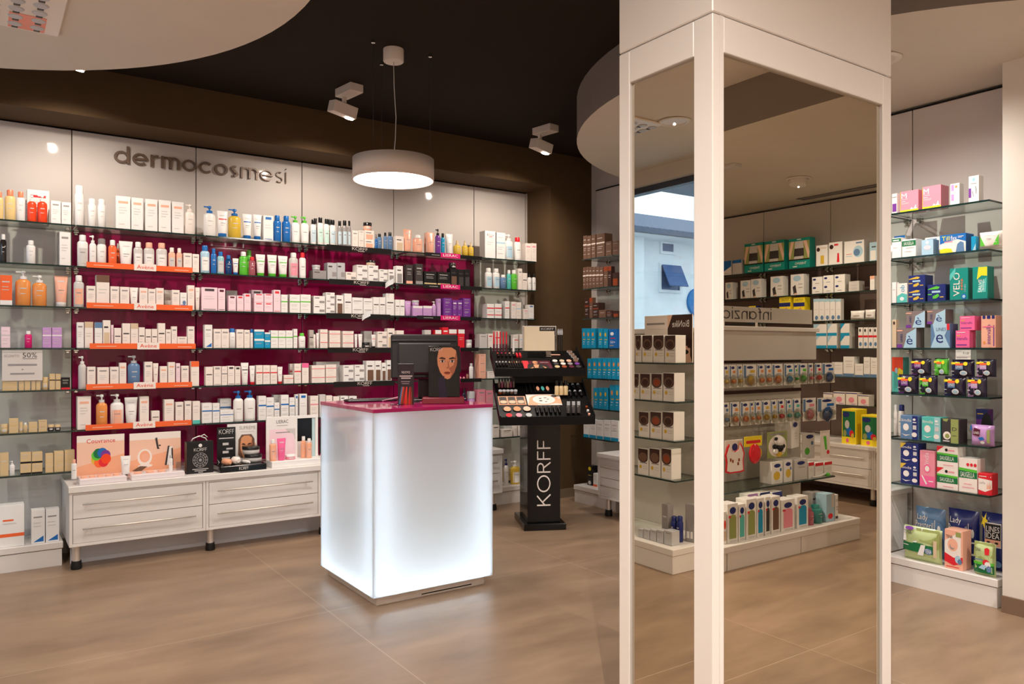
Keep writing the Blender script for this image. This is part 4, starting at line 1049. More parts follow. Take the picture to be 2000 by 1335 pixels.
row(SW, SHZ[3], 'fourth shelf, ' + FC, ";".join([
    "1742 1750.5 624 c:e,.5,.88,.25,.06,j:f:j*beige carton with dark mark",
    "1751.5 1790 640 c:%s:0:u*silver blue carton lettered è" % LE,
    "1817 1856 632 c:g,u,0,0,1,0,.72,.5,1,1,.1,1,.24,.5|t,.3,.7,.8,.84,B,LINES|t,.28,.2,.66,.56,B,e|r,.84,.74,.98,1,r:S:u*silver carton with hourglass panel",
    "1866 1894 645 c:t,.1,.45,.85,.62,v,Intervallo|r,.06,.14,.8,.2,v|e,.15,.7,.05,.04,y|e,.27,.7,.05,.04,y|r,.1,.86,.7,.9,p:i:v*bright pink carton with violet lettering",
    "1916 1945 616 c:r,.1,.9,.3,1,B|r,.4,.9,.64,1,B|r,.74,.9,.94,1,B|T,.36,.12,.66,.72,v,intervallo|r,.84,.05,.9,.7,v|e,.22,.16,.08,.05,a|r,.1,.64,.9,.67,i:q:v*tall peach pink carton with upright lettering"]), 'packets on the fourth shelf, ' + FC)
LP = "g,D,.32,0,1,0,1,1,.0,1,.35,.5|g,{0},0,0,.3,0,.46,.24,.4,.7,.06,.66|r,0,.72,.46,.84,Y|e,.72,.76,.1,.11,Y|r,.26,.42,.62,.76,{1}|r,.26,.66,.62,.78,o|t,.29,.5,.6,.64,w,LINES|e,.64,.22,.17,.14,w|e,.64,.22,.12,.09,u|r,.1,.1,.2,.13,w|r,.06,.3,.22,.33,w"
row(SW, SHZ[4], 'fifth shelf, ' + FC, ";".join([
    "<1742 1764 697 c:g,O,0,.6,1,.5,1,1,0,1|g,Y,.5,.5,1,.36,1,.62,.6,.7|e,.4,.62,.14,.08,u:A:o*orange and mint carton",
    "1749.5 1790 731 g:%s:D:v*dark soft pack with purple rays" % LP.format('v', 'v'),
    "1792.5 1828 732 g:%s:D:n*dark soft pack with green rays" % LP.format('n', 'n'),
    "1840 1883 735 g:%s:D:b*dark soft pack with blue rays" % LP.format('B', 'S'),
    "1886.5 1925 735 g:%s:D:V*dark soft pack with lilac rays" % LP.format('V', 'V')]), 'soft packs on the fifth shelf, ' + FC)
MIL = "r,.68,0,1,1,{0}|t,.06,.74,.62,.86,c,linda|e,.32,.5,.17,.15,c|e,.34,.48,.1,.08,w|g,c,.06,.22,.3,.12,.6,.2,.3,.17|e,.8,.2,.15,.1,c|r,.72,.42,.92,.6,l|e,.8,.84,.08,.05,w|r,.72,.7,.92,.74,w"
row(SW, SHZ[5], 'sixth shelf, ' + FC, ";".join([
    "<1744 1751 790 s:c:w;<1752 1764 790 s:c:B:c",
    "1758.5 1793 811 c:%s:S:w*blue carton with cotton ball" % MIL.format('B'),
    "1799.5 1837 814 c:%s:A:w*mint carton with cotton ball" % MIL.format('z'),
    "1839 1874 818 c:r,.52,0,.95,1,e|g,e,.05,1,.4,1,.3,.88,.1,.9|e,.3,.3,.22,.17,c|e,.32,.28,.13,.1,e|t,.6,.52,.86,.66,K,D|r,.6,.3,.85,.32,K|r,.08,.05,.46,.09,w:K:e*olive carton with round soap picture",
    "1891.5 1939 830 g:g,M,.15,.5,.45,.45,.5,.78,.2,.86|t,.2,.56,.45,.68,w,LINES|g,b,.4,.38,.6,.44,.7,.32,.5,.26|e,.6,.17,.1,.07,w|g,b,0,.7,.1,.75,.08,.95,0,.95|r,.8,.15,.92,.8,e:V:M*lilac soft pack with dark badge"]), 'packets on the sixth shelf, ' + FC)
SG2 = "g,r,0,1,.34,1,0,.74|r,0,.3,1,.62,N|g,n,0,.62,1,.56,1,.66,0,.7|t,.15,.36,.82,.54,w,SAUGELLA|e,.46,.84,.07,.07,k|r,.56,.8,.85,.86,x|r,.3,.12,.8,.15,x"
row(SW, SHZ[6], 'seventh shelf, ' + FC, ";".join([
    "1758.5 1794 865 c2:%s|g,y,0,1,.34,1,0,.72:B:w*navy carton with cotton ball" % MIL.format('B'),
    "1796 1826 880 c:r,0,0,1,.3,i|T,.3,.6,.6,.95,p,linda|e,.5,.5,.22,.12,i|e,.5,.5,.15,.08,c|g,w,.1,.3,.2,.3,.5,.08,.42,.05|r,.6,.14,.9,.17,w:x:c*pink carton with upright print",
    "1829.5 1871 872 c2:%s:c:N*white carton with green lettered band" % SG2,
    "1872 1909 895 c:r,0,.42,1,.64,N|g,n,0,.64,1,.6,1,.68,0,.72|t,.1,.45,.86,.6,w,SAUGELLA|e,.5,.82,.08,.05,r|e,.7,.82,.08,.05,r|e,.9,.82,.08,.05,r|r,.3,.24,.7,.26,x|r,.2,.14,.85,.16,x:c:N*large white carton with red dots",
    "1910.5 1938 924 c:g,c,0,.22,.5,.14,1,.3,1,.7,0,.76|t,.08,.5,.5,.62,g,safe|g,q,.6,.28,.66,.6,.72,.4,.8,.62,.84,.4,.92,.56,.94,.3|r,.05,.84,.6,.87,w|e,.9,.85,.03,.03,w:r:w*red carton with hand picture"]), 'cartons on the seventh shelf, ' + FC)
# the second layer of the stacked goods rests on the one below
def on_top(px0, px1, zb, ytop, kind, spec, desc, where, group, dep=None, fc=None):
    fc = fc or SW; A, B = fc.at(px0, 681), fc.at(px1, 681); T = fc.at((px0 + px1) / 2, ytop); w = (A - B).length * .97; h = T.z - zb
    d = min(.07, w * .5) if kind == 'g' else dep or .09
    ms = product(kind, round(w, 3), round(h, 3), round(d, 3), spec); m = (A + B) / 2
    return put(ms, (m.x, m.y, zb), R(fc.rot), '%s on top of %s' % (desc, where), KN[kind][1], group)


def top_of(px0, px1, yt, z):                      # the height of an item placed by row(): its rounded height on its shelf
    return z + round(max(.012, SW.at((px0 + px1) / 2, yt).z - z), 3)


z3, z4 = SHZ[3], SHZ[4]


def lw_top(p0, p1, yt, k, n=1):                   # top of a stack of n on shelf k of the long wall
    return SHZ[k] + n * round(max(.012, (LW.at((p0 + p1) / 2, yt).z - SHZ[k]) / n), 3)


on_top(713, 729, lw_top(712, 731, 450, 0, 2), 434, 'j', ['q', 'k'], 'apricot jar with black lid', 'the apricot cartons, top shelf, black-strip bay', 'goods on the top shelf, black-strip bay', fc=LW)
on_top(719, 737, lw_top(719, 739, 518, 1, 2), 508, 'j', ['f', 'k'], 'beige tester jar with black lid', 'white cartons, second shelf, black-strip bay', 'goods on the second shelf, black-strip bay', fc=LW)
on_top(880.5, 893, lw_top(880, 894, 524, 1), 513, 'j', ['k', 'K'], 'black jar', 'a black carton, second shelf, pink-tag bay', 'goods on the second shelf, pink-tag bay', fc=LW)
on_top(612, 628, lw_top(611, 638, 528, 1), 517, 'j', ['s', 's'], 'silver jar', 'the grey carton, second shelf, black-strip bay', 'goods on the second shelf, black-strip bay', fc=LW)
on_top(808, 821, lw_top(806.5, 825.5, 597, 2), 586, 'j', ['V', 's'], 'lavender jar with silver lid', 'a lavender carton, third shelf, pink-tag bay', 'goods on the third shelf, pink-tag bay', fc=LW)
on_top(1769, 1807, top_of(1751.5, 1790, 640, z3), 607, 'c', [LE, '0', 'u'], 'silver blue carton lettered è', 'the second carton, fourth shelf', 'packets on the fourth shelf, ' + FC)
on_top(1810, 1847, top_of(1817, 1856, 632, z3), 604, 'c', [LE, '0', 'u'], 'silver blue carton lettered è', 'the hourglass-panel carton, fourth shelf', 'packets on the fourth shelf, ' + FC)
on_top(1874, 1904, top_of(1866, 1894, 645, z3), 617, 'c', ["t,.1,.45,.85,.62,v,Intervallo|r,.06,.14,.8,.2,v|e,.15,.7,.05,.04,y|e,.27,.7,.05,.04,y|r,.1,.86,.7,.9,p", 'i', 'v'], 'bright pink carton with violet lettering', 'the other pink carton, fourth shelf', 'packets on the fourth shelf, ' + FC)
for a, b, q0, q1, qy, yt, c1, c2, ds in ((1776, 1815, 1749.5, 1790, 731, 700, 'D', 'v', 'dark purple soft pack'), (1822, 1851, 1792.5, 1828, 732, 699, 'n', 'n', 'tilted green soft pack'),
                                        (1854, 1900, 1840, 1883, 735, 702, 'B', 'S', 'navy blue soft pack'), (1903.5, 1943, 1886.5, 1925, 735, 701, 'V', 'V', 'lilac and dark soft pack')):
    on_top(a, b, top_of(q0, q1, qy, z4), yt, 'g', [LP.format('n' if c1 == 'n' else 'v' if c1 == 'D' else c1, c2), 'D' if c1 != 'n' else 'n', c2], ds, 'the lower soft packs, fifth shelf', 'soft packs on the fifth shelf, ' + FC)
row(Face('X', RF + .155, -90), SHZ[5], 'sixth shelf, feminine care bay', "1906 1930 799 c:r,0,.7,1,1,B|r,.1,.85,.6,.88,y|e,.9,.4,.5,.5,k:v:k*purple and black tall carton", 'packets on the sixth shelf, ' + FC)
# big packs on the plinth
FP, BP = Face('X', 4.365, -90), Face('X', 4.50, -90)
row(FP, .1505, 'front of the plinth, ' + FC, ";".join([
    "1759 1836 1031 g:g,w,0,.55,.4,.55,.55,.98,0,.98|g,e,.36,.98,.99,.98,.99,.45,.8,.6,.5,.62|r,0,.28,.86,.52,N|r,.32,.5,.6,.55,N|g,w,.44,.2,.6,.2,.66,.52,.54,.52|e,.74,.36,.1,.09,S|t,.66,.3,.82,.42,w,TENA|r,.87,.2,.95,.7,f|t,.05,.78,.28,.88,K,TENA|r,.03,.44,.2,.46,w|e,.2,.95,.12,.05,v:9:N*big pale green soft pack",
    "1844.5 1881 1035 c:g,c,.0,.3,.9,.3,.9,1,.0,.7|e,.45,.62,.28,.16,q|e,.42,.58,.14,.08,g|e,.46,.62,.14,.08,q|g,r,0,.18,.5,.1,1,.2,1,.34,.5,.3,0,.4|t,.08,.78,.45,.86,K,TENA|e,.74,.27,.16,.1,u|e,.84,.22,.12,.07,S|r,.62,.84,.9,.96,e|r,.1,.05,.8,.07,r:q:r*peach pink carton with red wave",
    "1898.5 1942 1060 g:r,0,.08,1,.34,N|r,0,.34,1,.42,n|g,e,0,.55,.5,.5,1,.6,1,1,0,1|g,r,.6,.66,.8,.66,.82,.84,.7,.88,.58,.84|e,.66,.42,.16,.1,r|e,.74,.36,.14,.1,w|e,.8,.24,.12,.1,S|g,u,.3,.24,.6,.2,.7,.34,.5,.36|t,.08,.74,.42,.84,K,TENA|r,.1,.48,.5,.51,S:9:r*small pale green soft pack"]), 'packs on the plinth, ' + FC, dep=.11)
LADY = "t,.12,.72,.5,.86,{0},Lady|t,.05,.58,.7,.72,{0},Presteril|r,.74,.1,.76,.78,{0}|e,.88,.6,.05,.08,w|r,.8,.42,.95,.45,w|r,.8,.2,.95,.24,w"
row(BP, .1505, 'back of plinth, ' + FC, ";".join([
    "1782 1843 992 g:%s:S:c*tall steel-blue soft pack" % LADY.format('c'),
    "1846 1909 996 g:%s:B:w*tall navy soft pack" % LADY.format('w'),
    "1911.5 1966 1003 g:r,.2,.42,.84,.84,w|r,.22,.44,.82,.82,k|t,.26,.68,.78,.78,w,LINES|t,.26,.57,.78,.67,w,IDEA|r,.22,.44,.82,.55,q|e,.36,.5,.07,.02,j|e,.68,.5,.07,.02,j|g,Y,.05,.78,.12,.88,.04,.94,.16,.9,.22,1,.24,.9,.34,.86,.22,.82,.2,.72,.14,.8|e,.7,.14,.16,.06,S:B:Y*dark soft pack with yellow flower"]), 'packs on the plinth, ' + FC)
# price card hanging from the fourth shelf
A, B = SW.at(1866.5, 681, .0), SW.at(1896, 681, .0); w_ = (A - B).length
mb = MB().box(-w_ / 2, 0, 0, w_ / 2, .0015, .052, mat('w'), 0)
decals(mb, "t,.5,.5,.88,.78,K,€ 1\u201a20" + "|r,.08,.14,.8,.2,g|r,.08,.84,.4,.9,l", -w_ / 2, 0, w_, .052, flat(0))
tag(mb.build('price_card', None, ((A.x + B.x) / 2, (A.y + B.y) / 2, SHZ[3] - .0105 - .052), R(-90)), 'small white price card hanging below the fourth shelf of the feminine care bay', 'price card')
# ---------------------------------------------------------------- shelf-edge strips
def strip(a0, a1, z, zl, zh, col, label, tagc=None, tagr=None, txt=None, tc='w', group=None, extra=''):
    y = SF - .0045; w = a1 - a0
    mb = MB().box(-w / 2, 0, zl, w / 2, .004, zh, mat(col, .3), .0006)
    if not tagc and txt: decals(mb, 't,.38,.3,.62,.86,%s,%s|r,.47,.1,.57,.17,%s%s' % (tc, txt, tc, extra), -w / 2, zl, w, zh - zl, flat(0))
    elif extra: decals(mb, extra.strip('|'), -w / 2, zl, w, zh - zl, flat(0))
    o = tag(mb.build('shelf_strip', None, ((a0 + a1) / 2, y, z)), label, 'shelf strip', group)
    if tagc:
        u0, u1 = tagr; b = MB().box(u0, -.0035, zl - .003, u1, -.0005, zh + .006, mat(tagc, .35), .0005)
        decals(b, 't,.12,.26,.88,.8,%s,%s' % (tc, txt), u0, zl - .003, u1 - u0, zh - zl + .009, flat(-.0035)); b.build('name_tag', o)
    return o


for k in range(1, 6):
    sh = (0, 0, 6, -1, -2)[k - 1] if k != 1 else 0
    a0, a1 = onY(169 + sh, 681, SF).x, onY(376 + sh, 681, SF).x; w = a1 - a0
    strip(a0, a1, SHZ[k], -.006, .030, 'o', 'orange edge strip with white name tag on the %s shelf, orange-strip bay' % NTH[k], 'c', (-w * .07, w * .14), 'Avène', 'O', 'orange shelf strips', '|r,.06,.4,.24,.55,q|r,.82,.3,.96,.45,q')
for k, (p0, p1) in enumerate(((638, 764), (643, 766), (637, 762), (640, 765), (652, 770))):
    strip(onY(p0, 681, SF).x, min(onY(p1, 681, SF).x, SEAM[4] - .01), SHZ[k], -.036, .005, 'k', 'black edge strip with white capitals on the %s shelf, black-strip bay' % NTH[k], None, None, 'KORFF', 'c', 'black shelf strips')
for k, (p0, p1) in enumerate(((831, 941), (826, 941), (814, 939), (820, 934), (862, 940))):
    a0, a1 = onY(p0, 681, SF).x, onY(p1, 681, SF).x; c = (a0 + a1) / 2
    q0, q1 = (onY(860, 681, SF).x, onY(898, 681, SF).x) if k < 4 else (onY(872, 681, SF).x, onY(898, 681, SF).x)
    strip(a0, a1, SHZ[k], -.026, .005, 'k', 'black edge strip with magenta tag on the %s shelf, pink-tag bay' % NTH[k], 'm', (q0 - c, q1 - c), 'LIERAC', 'w', 'pink-tagged shelf strips', '|r,.1,.4,.24,.5,l')
for k, px in ((1, 757), (2, 712)):
    p = onY(px, 681, SF); mb = MB(); m = clear_mat((220, 226, 232), .25)
    mb.add([(x * .035, -.012 - .02 * abs(x), zz) for x in (-1, -.5, 0, .5, 1) for zz in (-.03 + .02 * x, .012 + .02 * x)], [(2 * i, 2 * i + 2, 2 * i + 3, 2 * i + 1) for i in range(4)], mat((226, 228, 232), .15), True)
    tag(mb.build('loose_label', None, (p.x, SF - .002, SHZ[k])), 'curled clear plastic label peeling from the %s black strip' % NTH[k], 'label')

# paper notice hanging below the fourth shelf of the first bay
A = onY(44, 681, SF + .01); mb = MB().box(-.105, 0, -.19, .105, .0015, 0, mat((214, 206, 202), .6))
decals(mb, 't,.5,.74,.86,.9,K,50%|r,.5,.7,.86,.715,K|t,.05,.76,.42,.84,g,SCONTO|r,.14,.48,.86,.54,g|e,.5,.36,.03,.02,g|r,.2,.2,.8,.25,g', -.105, -.19, .21, .19, flat(0))
tag(mb.build('paper_notice', None, (A.x, A.y, SHZ[3] - .0105)), 'grey paper notice with 50% hanging under the fourth shelf of the window-end bay', 'notice')

# ---------------------------------------------------------------- displays standing on the worktop
WT = .518


def card(x0, x1, yt, Y, spec, name, label, bc='c', z0=WT, ydep=.006, lean=0.0, cat='display card', parent=None):
    A, B = onY(x0, 681, Y), onY(x1, 681, Y); w = B.x - A.x; h = onY((x0 + x1) / 2, yt, Y).z - z0
    mb = MB().box(-w / 2, 0, 0, w / 2, ydep, h, mat(bc, .4), .001); decals(mb, spec, -w / 2, 0, w, h, flat(0))
    o = mb.build(name, parent, ((A.x + B.x) / 2, Y, z0) if parent is None else (0, 0, 0))
    return tag(o, label, cat) if parent is None else o


def tray(x0, x1, Y, dp, h, m, name, label, spec='', lip=True):
    A, B = onY(x0, 681, Y), onY(x1, 681, Y); w = B.x - A.x
    mb = MB().box(-w / 2, 0, 0, w / 2, dp, h, m, .004)
    if spec: decals(mb, spec, -w / 2, 0, w, h, flat(0))
    return tag(mb.build(name, None, ((A.x + B.x) / 2, Y, WT)), label, 'display tray'), w


def face_print(cx, cy, s, hair='j', skin='q', sx=None):
    """A simple drawn face for a printed poster; s = half height, sx = its scale across."""
    sx = sx or s
    def P(pts): return ','.join('%.3f,%.3f' % (cx + a * sx, cy + b * s) for a, b in pts)
    def E(x, y, rx, ry, c): return 'e,%.3f,%.3f,%.3f,%.3f,%s' % (cx + x * sx, cy + y * s, rx * sx, ry * s, c)
    return '|'.join([
        'g,%s,' % hair + P([(-.95, -.5), (-.6, -.75), (.6, -.75), (.95, -.5), (.9, .7), (.55, 1.08), (-.55, 1.08), (-.9, .7)]),
        'g,%s,' % skin + P([(-.6, .8), (-.7, .3), (-.66, -.1), (-.5, -.52), (-.2, -.9), (.02, -.97), (.22, -.9), (.5, -.52), (.66, -.1), (.7, .3), (.6, .8), (.3, .98), (-.3, .98)]),
        'g,6,' + P([(.1, -.3), (.3, -.62), (.16, -.93), (.22, -.9), (.5, -.52), (.66, -.1), (.7, .3), (.62, .74), (.5, .3), (.44, -.1)]),
        'g,j,' + P([(-.6, .3), (-.12, .24), (-.14, .33), (-.4, .4)]), 'g,j,' + P([(.6, .3), (.12, .24), (.14, .33), (.4, .4)]),
        'g,6,' + P([(-.58, .14), (-.34, .24), (-.1, .12), (-.34, .04)]), 'g,6,' + P([(.58, .14), (.34, .24), (.1, .12), (.34, .04)]),
        E(-.34, .13, .15, .06, 'w'), E(.34, .13, .15, .06, 'w'), E(-.34, .13, .07, .065, 'k'), E(.34, .13, .07, .065, 'k'),
        'g,j,' + P([(-.54, .15), (-.34, .23), (-.12, .14), (-.34, .19)]), 'g,j,' + P([(.54, .15), (.34, .23), (.12, .14), (.34, .19)]),
        'g,6,' + P([(.02, .2), (.07, .1), (.14, -.24), (.02, -.32), (-.1, -.26), (.04, -.22)]),
        'g,E,' + P([(-.26, -.56), (-.07, -.49), (0, -.51), (.07, -.49), (.26, -.56), (.12, -.66), (-.12, -.66)]), 'g,M,' + P([(-.22, -.56), (0, -.545), (.22, -.56), (0, -.575)])])


pearl = mat((232, 222, 226), .2, spec=.5, coat=.3)
SK = (236, 168, 136)
wheel = '|'.join('e,%.3f,%.3f,.105,.115,%s' % (.5 + .11 * cos(R(a)), .48 + .115 * sin(R(a)), c) for a, c in ((200, 'y'), (250, 'o'), (300, 'r'), (150, 'n'), (120, 'N'), (75, 'b'), (30, 'v'), (345, 'O')))
card(150, 243, 849, 5.57, 'r,0,0,1,.85,1|g,3,0,0,1,0,1,.55,0,.3|t,.2,.82,.8,.92,r,Couvrance|' + wheel + '|r,.35,.1,.8,.12,q', 'display_card', 'peach display card with rainbow colour wheel on the worktop', 'c')
tr, w = tray(155, 248, 5.36, .16, .036, pearl, 'tester_tray', 'pearly white tester tray in front of the colour wheel card', '')
ty = tr.location
for i in range(5):
    tag(MB().lathe([(.018, 0), (.02, .004), (.016, .008)], mat('3'), 20, None, .8).build('powder_pan', None, (ty.x - .1 + .045 * i, 5.43, WT + .036)), 'apricot powder pan in the colour wheel tray, %s from left' % ORD[i + 1], 'make-up', 'powder pans in the trays')
put(product('b', .03, .12, .03, ('w', 'q', 'w')), (ty.x - .155, 5.40, WT + .036), 0, 'small white bottle with peach cap at the left end of the tester tray', 'bottle', None)
put(product('t', .06, .115, .04, ('w', 'w')), (ty.x + .135, 5.42, WT + .036), 0, 'white tester tube at the right end of the colour wheel tray', 'tube', None)
card(253, 353, 844, 5.57, 'r,0,0,1,.84,1|g,3,0,0,1,0,1,.6,0,.35|e,.29,.42,.14,.2,c|e,.29,.44,.1,.14,3|e,.3,.42,.07,.09,q|e,.3,.22,.14,.04,c|g,h,.05,.12,.2,.08,.34,.2,.2,.22|g,K,.49,.86,.53,.88,.56,.64,.58,.6,.53,.6|g,K,.56,.7,.6,.7,.6,.67,.56,.67|g,K,.68,.2,.72,.2,.78,.66,.74,.66|g,w,.72,.2,.79,.2,.83,.64,.77,.64|g,K,.82,.18,.85,.18,.84,.6,.81,.6', 'display_card', 'peach display card printed with compact and make-up tubes', 'c')
tr2, w = tray(257, 361, 5.36, .16, .036, pearl, 'tester_tray', 'pearly white tester tray in front of the compact card', '')
ty = tr2.location
for i in range(3):
    tag(MB().lathe([(.022, 0), (.026, .004), (.02, .008)], mat('3'), 20, None, .8).build('powder_pan', None, (ty.x - .11 + .07 * i, 5.43, WT + .036)), 'apricot powder pan in the compact card tray, %s from left' % ORD[i + 1], 'make-up', 'powder pans in the trays')
put(product('b', .024, .1, .024, ('w', 's')), (ty.x + .085, 5.42, WT + .036), 0, 'slim white tester tube with silver cap in the compact card tray', 'bottle', None)
tag(MB().box(-.025, 0, 0, .025, .03, .05, clear_mat((225, 225, 228), .1)).build('acrylic_holder', None, (ty.x + .145, 5.42, WT + .0365)), 'small clear acrylic holder at the right end of the tester tray', 'holder')
rings = '|'.join('e,.5,.42,%.3f,%.3f,%s' % (a, a * .82, c) for a, c in ((.29, 'g'), (.27, 'k'), (.22, 'g'), (.2, 'k'), (.14, 'g'), (.12, 'k'), (.06, 'g')))
petals = '|'.join('g,g,%.3f,%.3f,%.3f,%.3f,%.3f,%.3f' % (.5 + .06 * cos(R(a)), .42 + .05 * sin(R(a)), .5 + .27 * cos(R(a - 6)), .42 + .22 * sin(R(a - 6)), .5 + .27 * cos(R(a)), .42 + .22 * sin(R(a))) for a in range(0, 360, 30))
bag = card(365, 417, 862, 5.43, 'e,.5,.88,.07,.055,w|t,.26,.7,.74,.8,w,KORFF|' + rings + '|' + petals + '|r,.2,.13,.8,.15,l|r,.28,.08,.72,.1,l|r,.42,.03,.6,.05,l', 'gift_bag', 'black gift bag with ring emblem and white ribbon on the worktop', 'k', ydep=.07, cat='bag')
A = onY(391, 862, 5.43).z - WT
MB().tube([(-.05, .035, A), (-.04, .03, A + .02), (0, .03, A + .035), (.04, .035, A + .018), (.05, .035, A)], .004, mat('w'), 8).tube([(0, .03, A + .03), (.03, .02, A + .045), (.05, .02, A + .025)], .003, mat('w'), 8).build('ribbon', bag)
tr3, w = tray(430, 521, 5.36, .2, .042, blackgl, 'tester_tray', 'glossy black tester tray on the worktop, beside the gift bag', 't,.4,.25,.6,.75,c,KORFF')
ty = tr3.location
card(424, 460, 834, 5.58, 't,.1,.84,.92,.95,w,KORFF|r,.1,.72,.9,.745,l|r,.3,.56,.62,.62,l|r,.5,.45,.85,.49,l|r,.3,.36,.62,.42,l|r,.25,.22,.7,.26,l|g,l,.0,.24,.12,.1,.6,.04,1,.12,.6,.09,.14,.14', 'display_card', 'narrow black display card behind the black tester tray', 'k')
card(444, 502, 827, 5.60, 't,.4,.86,.95,.94,g,SUPREME|r,.44,.8,.9,.815,l|g,1,.62,.1,.95,.1,.98,.5,.82,.62|' + face_print(.64, .42, .3, 'h', '2', .3) + '|g,k,.7,0,1,0,1,.2,.84,.26,.72,.2|e,.86,.14,.12,.05,l', 'display_card', 'white poster card with smiling woman behind the black tester tray', 'w')
for i, (dx, c, r_, h_) in enumerate(((-.11, '3', .022, .075), (-.045, 'c', .026, .06), (.02, 'w', .012, .075))):
    o = tag(MB().lathe([(r_ * .8, 0), (r_, .006), (r_, h_ * .8), (r_ * .5, h_)], mat(c, .3), 18).build('tester', None, (ty.x + dx, 5.45, WT + .042 + r_)), ('tan foundation', 'cream balm', 'slim white')[i] + ' tester lying in the black tray', 'make-up')
    o.rotation_euler = (R(90), 0, R(20))
for i, dz in enumerate((0, .055)):
    o = put(product('j', .12, .054, .06, ('l', 'k')), (ty.x + .1 - i * .012, 5.43 + i * .01, WT + .0425 + dz), 0, ('lower', 'upper')[i] + ' silver and black cream jar stacked in the black tray', 'jar', None)
t = thing('display_stand', 'white display with framed poster and built-in screen on the worktop', 'display', (0, 0, 0))
Y0 = 5.50; q0, q1, q2 = onY(520, 681, Y0).x, onY(581, 681, Y0).x, onY(621, 681, Y0).x; zt = onY(550, 813, Y0).z
MB().box(q0, 5.37, WT, q2 + .03, Y0 - .001, WT + .045, mat('w', .25), .003).build('base', t)
b = MB().box(q0, Y0, WT, q1, Y0 + .012, zt, mat('w', .3), .002)
decals(b, 't,.32,.86,.7,.93,K,LIERAC|r,.33,.81,.68,.82,g|r,.1,.06,.93,.74,l|g,p,.1,.06,.93,.06,.93,.5,.6,.74,.1,.74|r,.3,.66,.75,.68,g|e,.77,.55,.13,.1,p', q0, WT, q1 - q0, zt - WT, flat(Y0)); b.build('poster', t)
fb = MB().box(q1 + .0005, Y0, zt - .02, q2, Y0 + .03, zt, mat('w', .3)).box(q2 - .02, Y0, WT, q2, Y0 + .03, zt - .0205, mat('w', .3)); fb.build('frame', t)
MB().box(q1 + .001, Y0 + .006, WT + .16, q1 + .11, Y0 + .02, zt - .021, blackgl).build('screen', t)
MB().box(q1 + .111, Y0 + .006, WT, q2 - .021, Y0 + .02, zt - .021, mat((190, 216, 220), .3)).build('side_panel', t)
MB().box(q1 + .001, Y0 + .006, WT, q1 + .11, Y0 + .018, WT + .159, mat('l', .3)).build('lower_panel', t)
zb = WT + .0455
for (x0, x1, yt_, kd, sp, ds) in ((528, 541, 858, 'b', ('3', 'w', 'q'), 'peach bottle with white cap at the left of the white display'), (543, 560, 856, 't', ('i', 'i'), 'pink tube in front of the framed poster'),
                                 (560, 580, 888, 'j', ('x', 'w'), 'low rose jar with white lid in front of the framed poster'), (589, 599, 852, 'b', ('3', 'w'), 'peach bottle under the small screen, behind its neighbour'), (600, 610, 856, 'b', ('3', 'w', 'q'), 'peach bottle beside the pale side panel of the white display')):
    yy = 5.43 if 'behind' in ds else 5.40
    a, c = onY(x0, 681, yy), onY(x1, 681, yy); hh = onY((x0 + x1) / 2, yt_, yy).z - zb
    put(product(kd, round(c.x - a.x, 3), round(hh, 3), .04, sp), ((a.x + c.x) / 2, yy, zb), 0, ds, KN[kd][1], None)
card(624, 668, 832, 5.55, 'r,.02,.5,.98,.98,k|t,.1,.8,.8,.92,w,LIERAC|' + face_print(.5, .5, .28, 'B', '1', .4) + '|r,.02,.02,.98,.2,i', 'display_card', 'dark and pink poster card mostly hidden behind the lit counter', 'k')

CART = 'makeup_carton'
# ---------------------------------------------------------------- lit counter
def acrylic(name):
    m = bpy.data.materials.new(name); m.use_nodes = True; nt = m.node_tree; nt.nodes.clear(); N = nt.nodes.new; L = nt.links.new
    o = N('ShaderNodeOutputMaterial'); d = N('ShaderNodeBsdfDiffuse'); t_ = N('ShaderNodeBsdfTranslucent'); g = N('ShaderNodeBsdfGlossy'); a = N('ShaderNodeMixShader'); b = N('ShaderNodeMixShader')
    d.inputs['Color'].default_value = rgb((236, 238, 240)); t_.inputs['Color'].default_value = rgb((232, 240, 246)); g.inputs['Roughness'].default_value = .02
    lw = N('ShaderNodeLayerWeight'); pw = N('ShaderNodeMath'); mr = N('ShaderNodeMapRange'); lw.inputs['Blend'].default_value = .5; pw.operation = 'POWER'; pw.inputs[1].default_value = 4
    L(lw.outputs['Facing'], pw.inputs[0]); L(pw.outputs[0], mr.inputs['Value']); mr.inputs['To Min'].default_value = .05; mr.inputs['To Max'].default_value = .9
    a.inputs[0].default_value = .5; L(d.outputs[0], a.inputs[1]); L(t_.outputs[0], a.inputs[2]); L(mr.outputs[0], b.inputs[0]); L(a.outputs[0], b.inputs[1]); L(g.outputs[0], b.inputs[2]); L(b.outputs[0], o.inputs[0])
    return m


KX0, KX1, KY0, KY1 = 1.681, 2.421, 3.70, 4.45
t = thing('lit_counter', 'square counter of glowing white acrylic with magenta top, standing on the tiles', 'counter', ((KX0 + KX1) / 2, (KY0 + KY1) / 2, 0))
hx, hy = (KX1 - KX0) / 2, (KY1 - KY0) / 2; ac = acrylic('white_acrylic')
pl = MB().box(-hx + .035, -hy + .035, 0, hx - .035, hy - .035, .053, steel, .002).box(-hx + .3, -hy + .0345, .012, hx - .12, -hy + .0348, .018, blackgl)
pl.build('plinth', t)
Z0, Z1 = .054, 1.016
MB().box(-hx, -hy, Z0, hx, -hy + .008, Z1, ac, .001).build('front_panel', t); MB().box(-hx, hy - .008, Z0, hx, hy, Z1, ac, .001).build('back_panel', t)
MB().box(-hx, -hy + .0085, Z0, -hx + .008, hy - .0085, Z1, ac, .001).build('side_panel', t); MB().box(hx - .008, -hy + .0085, Z0, hx, hy - .0085, Z1, ac, .001).build('side_panel', t)
MB().box(-hx + .17, -hy + .17, .054, hx - .17, hy - .17, 1.01, mat((222, 216, 206), .7), 0).build('core', t)
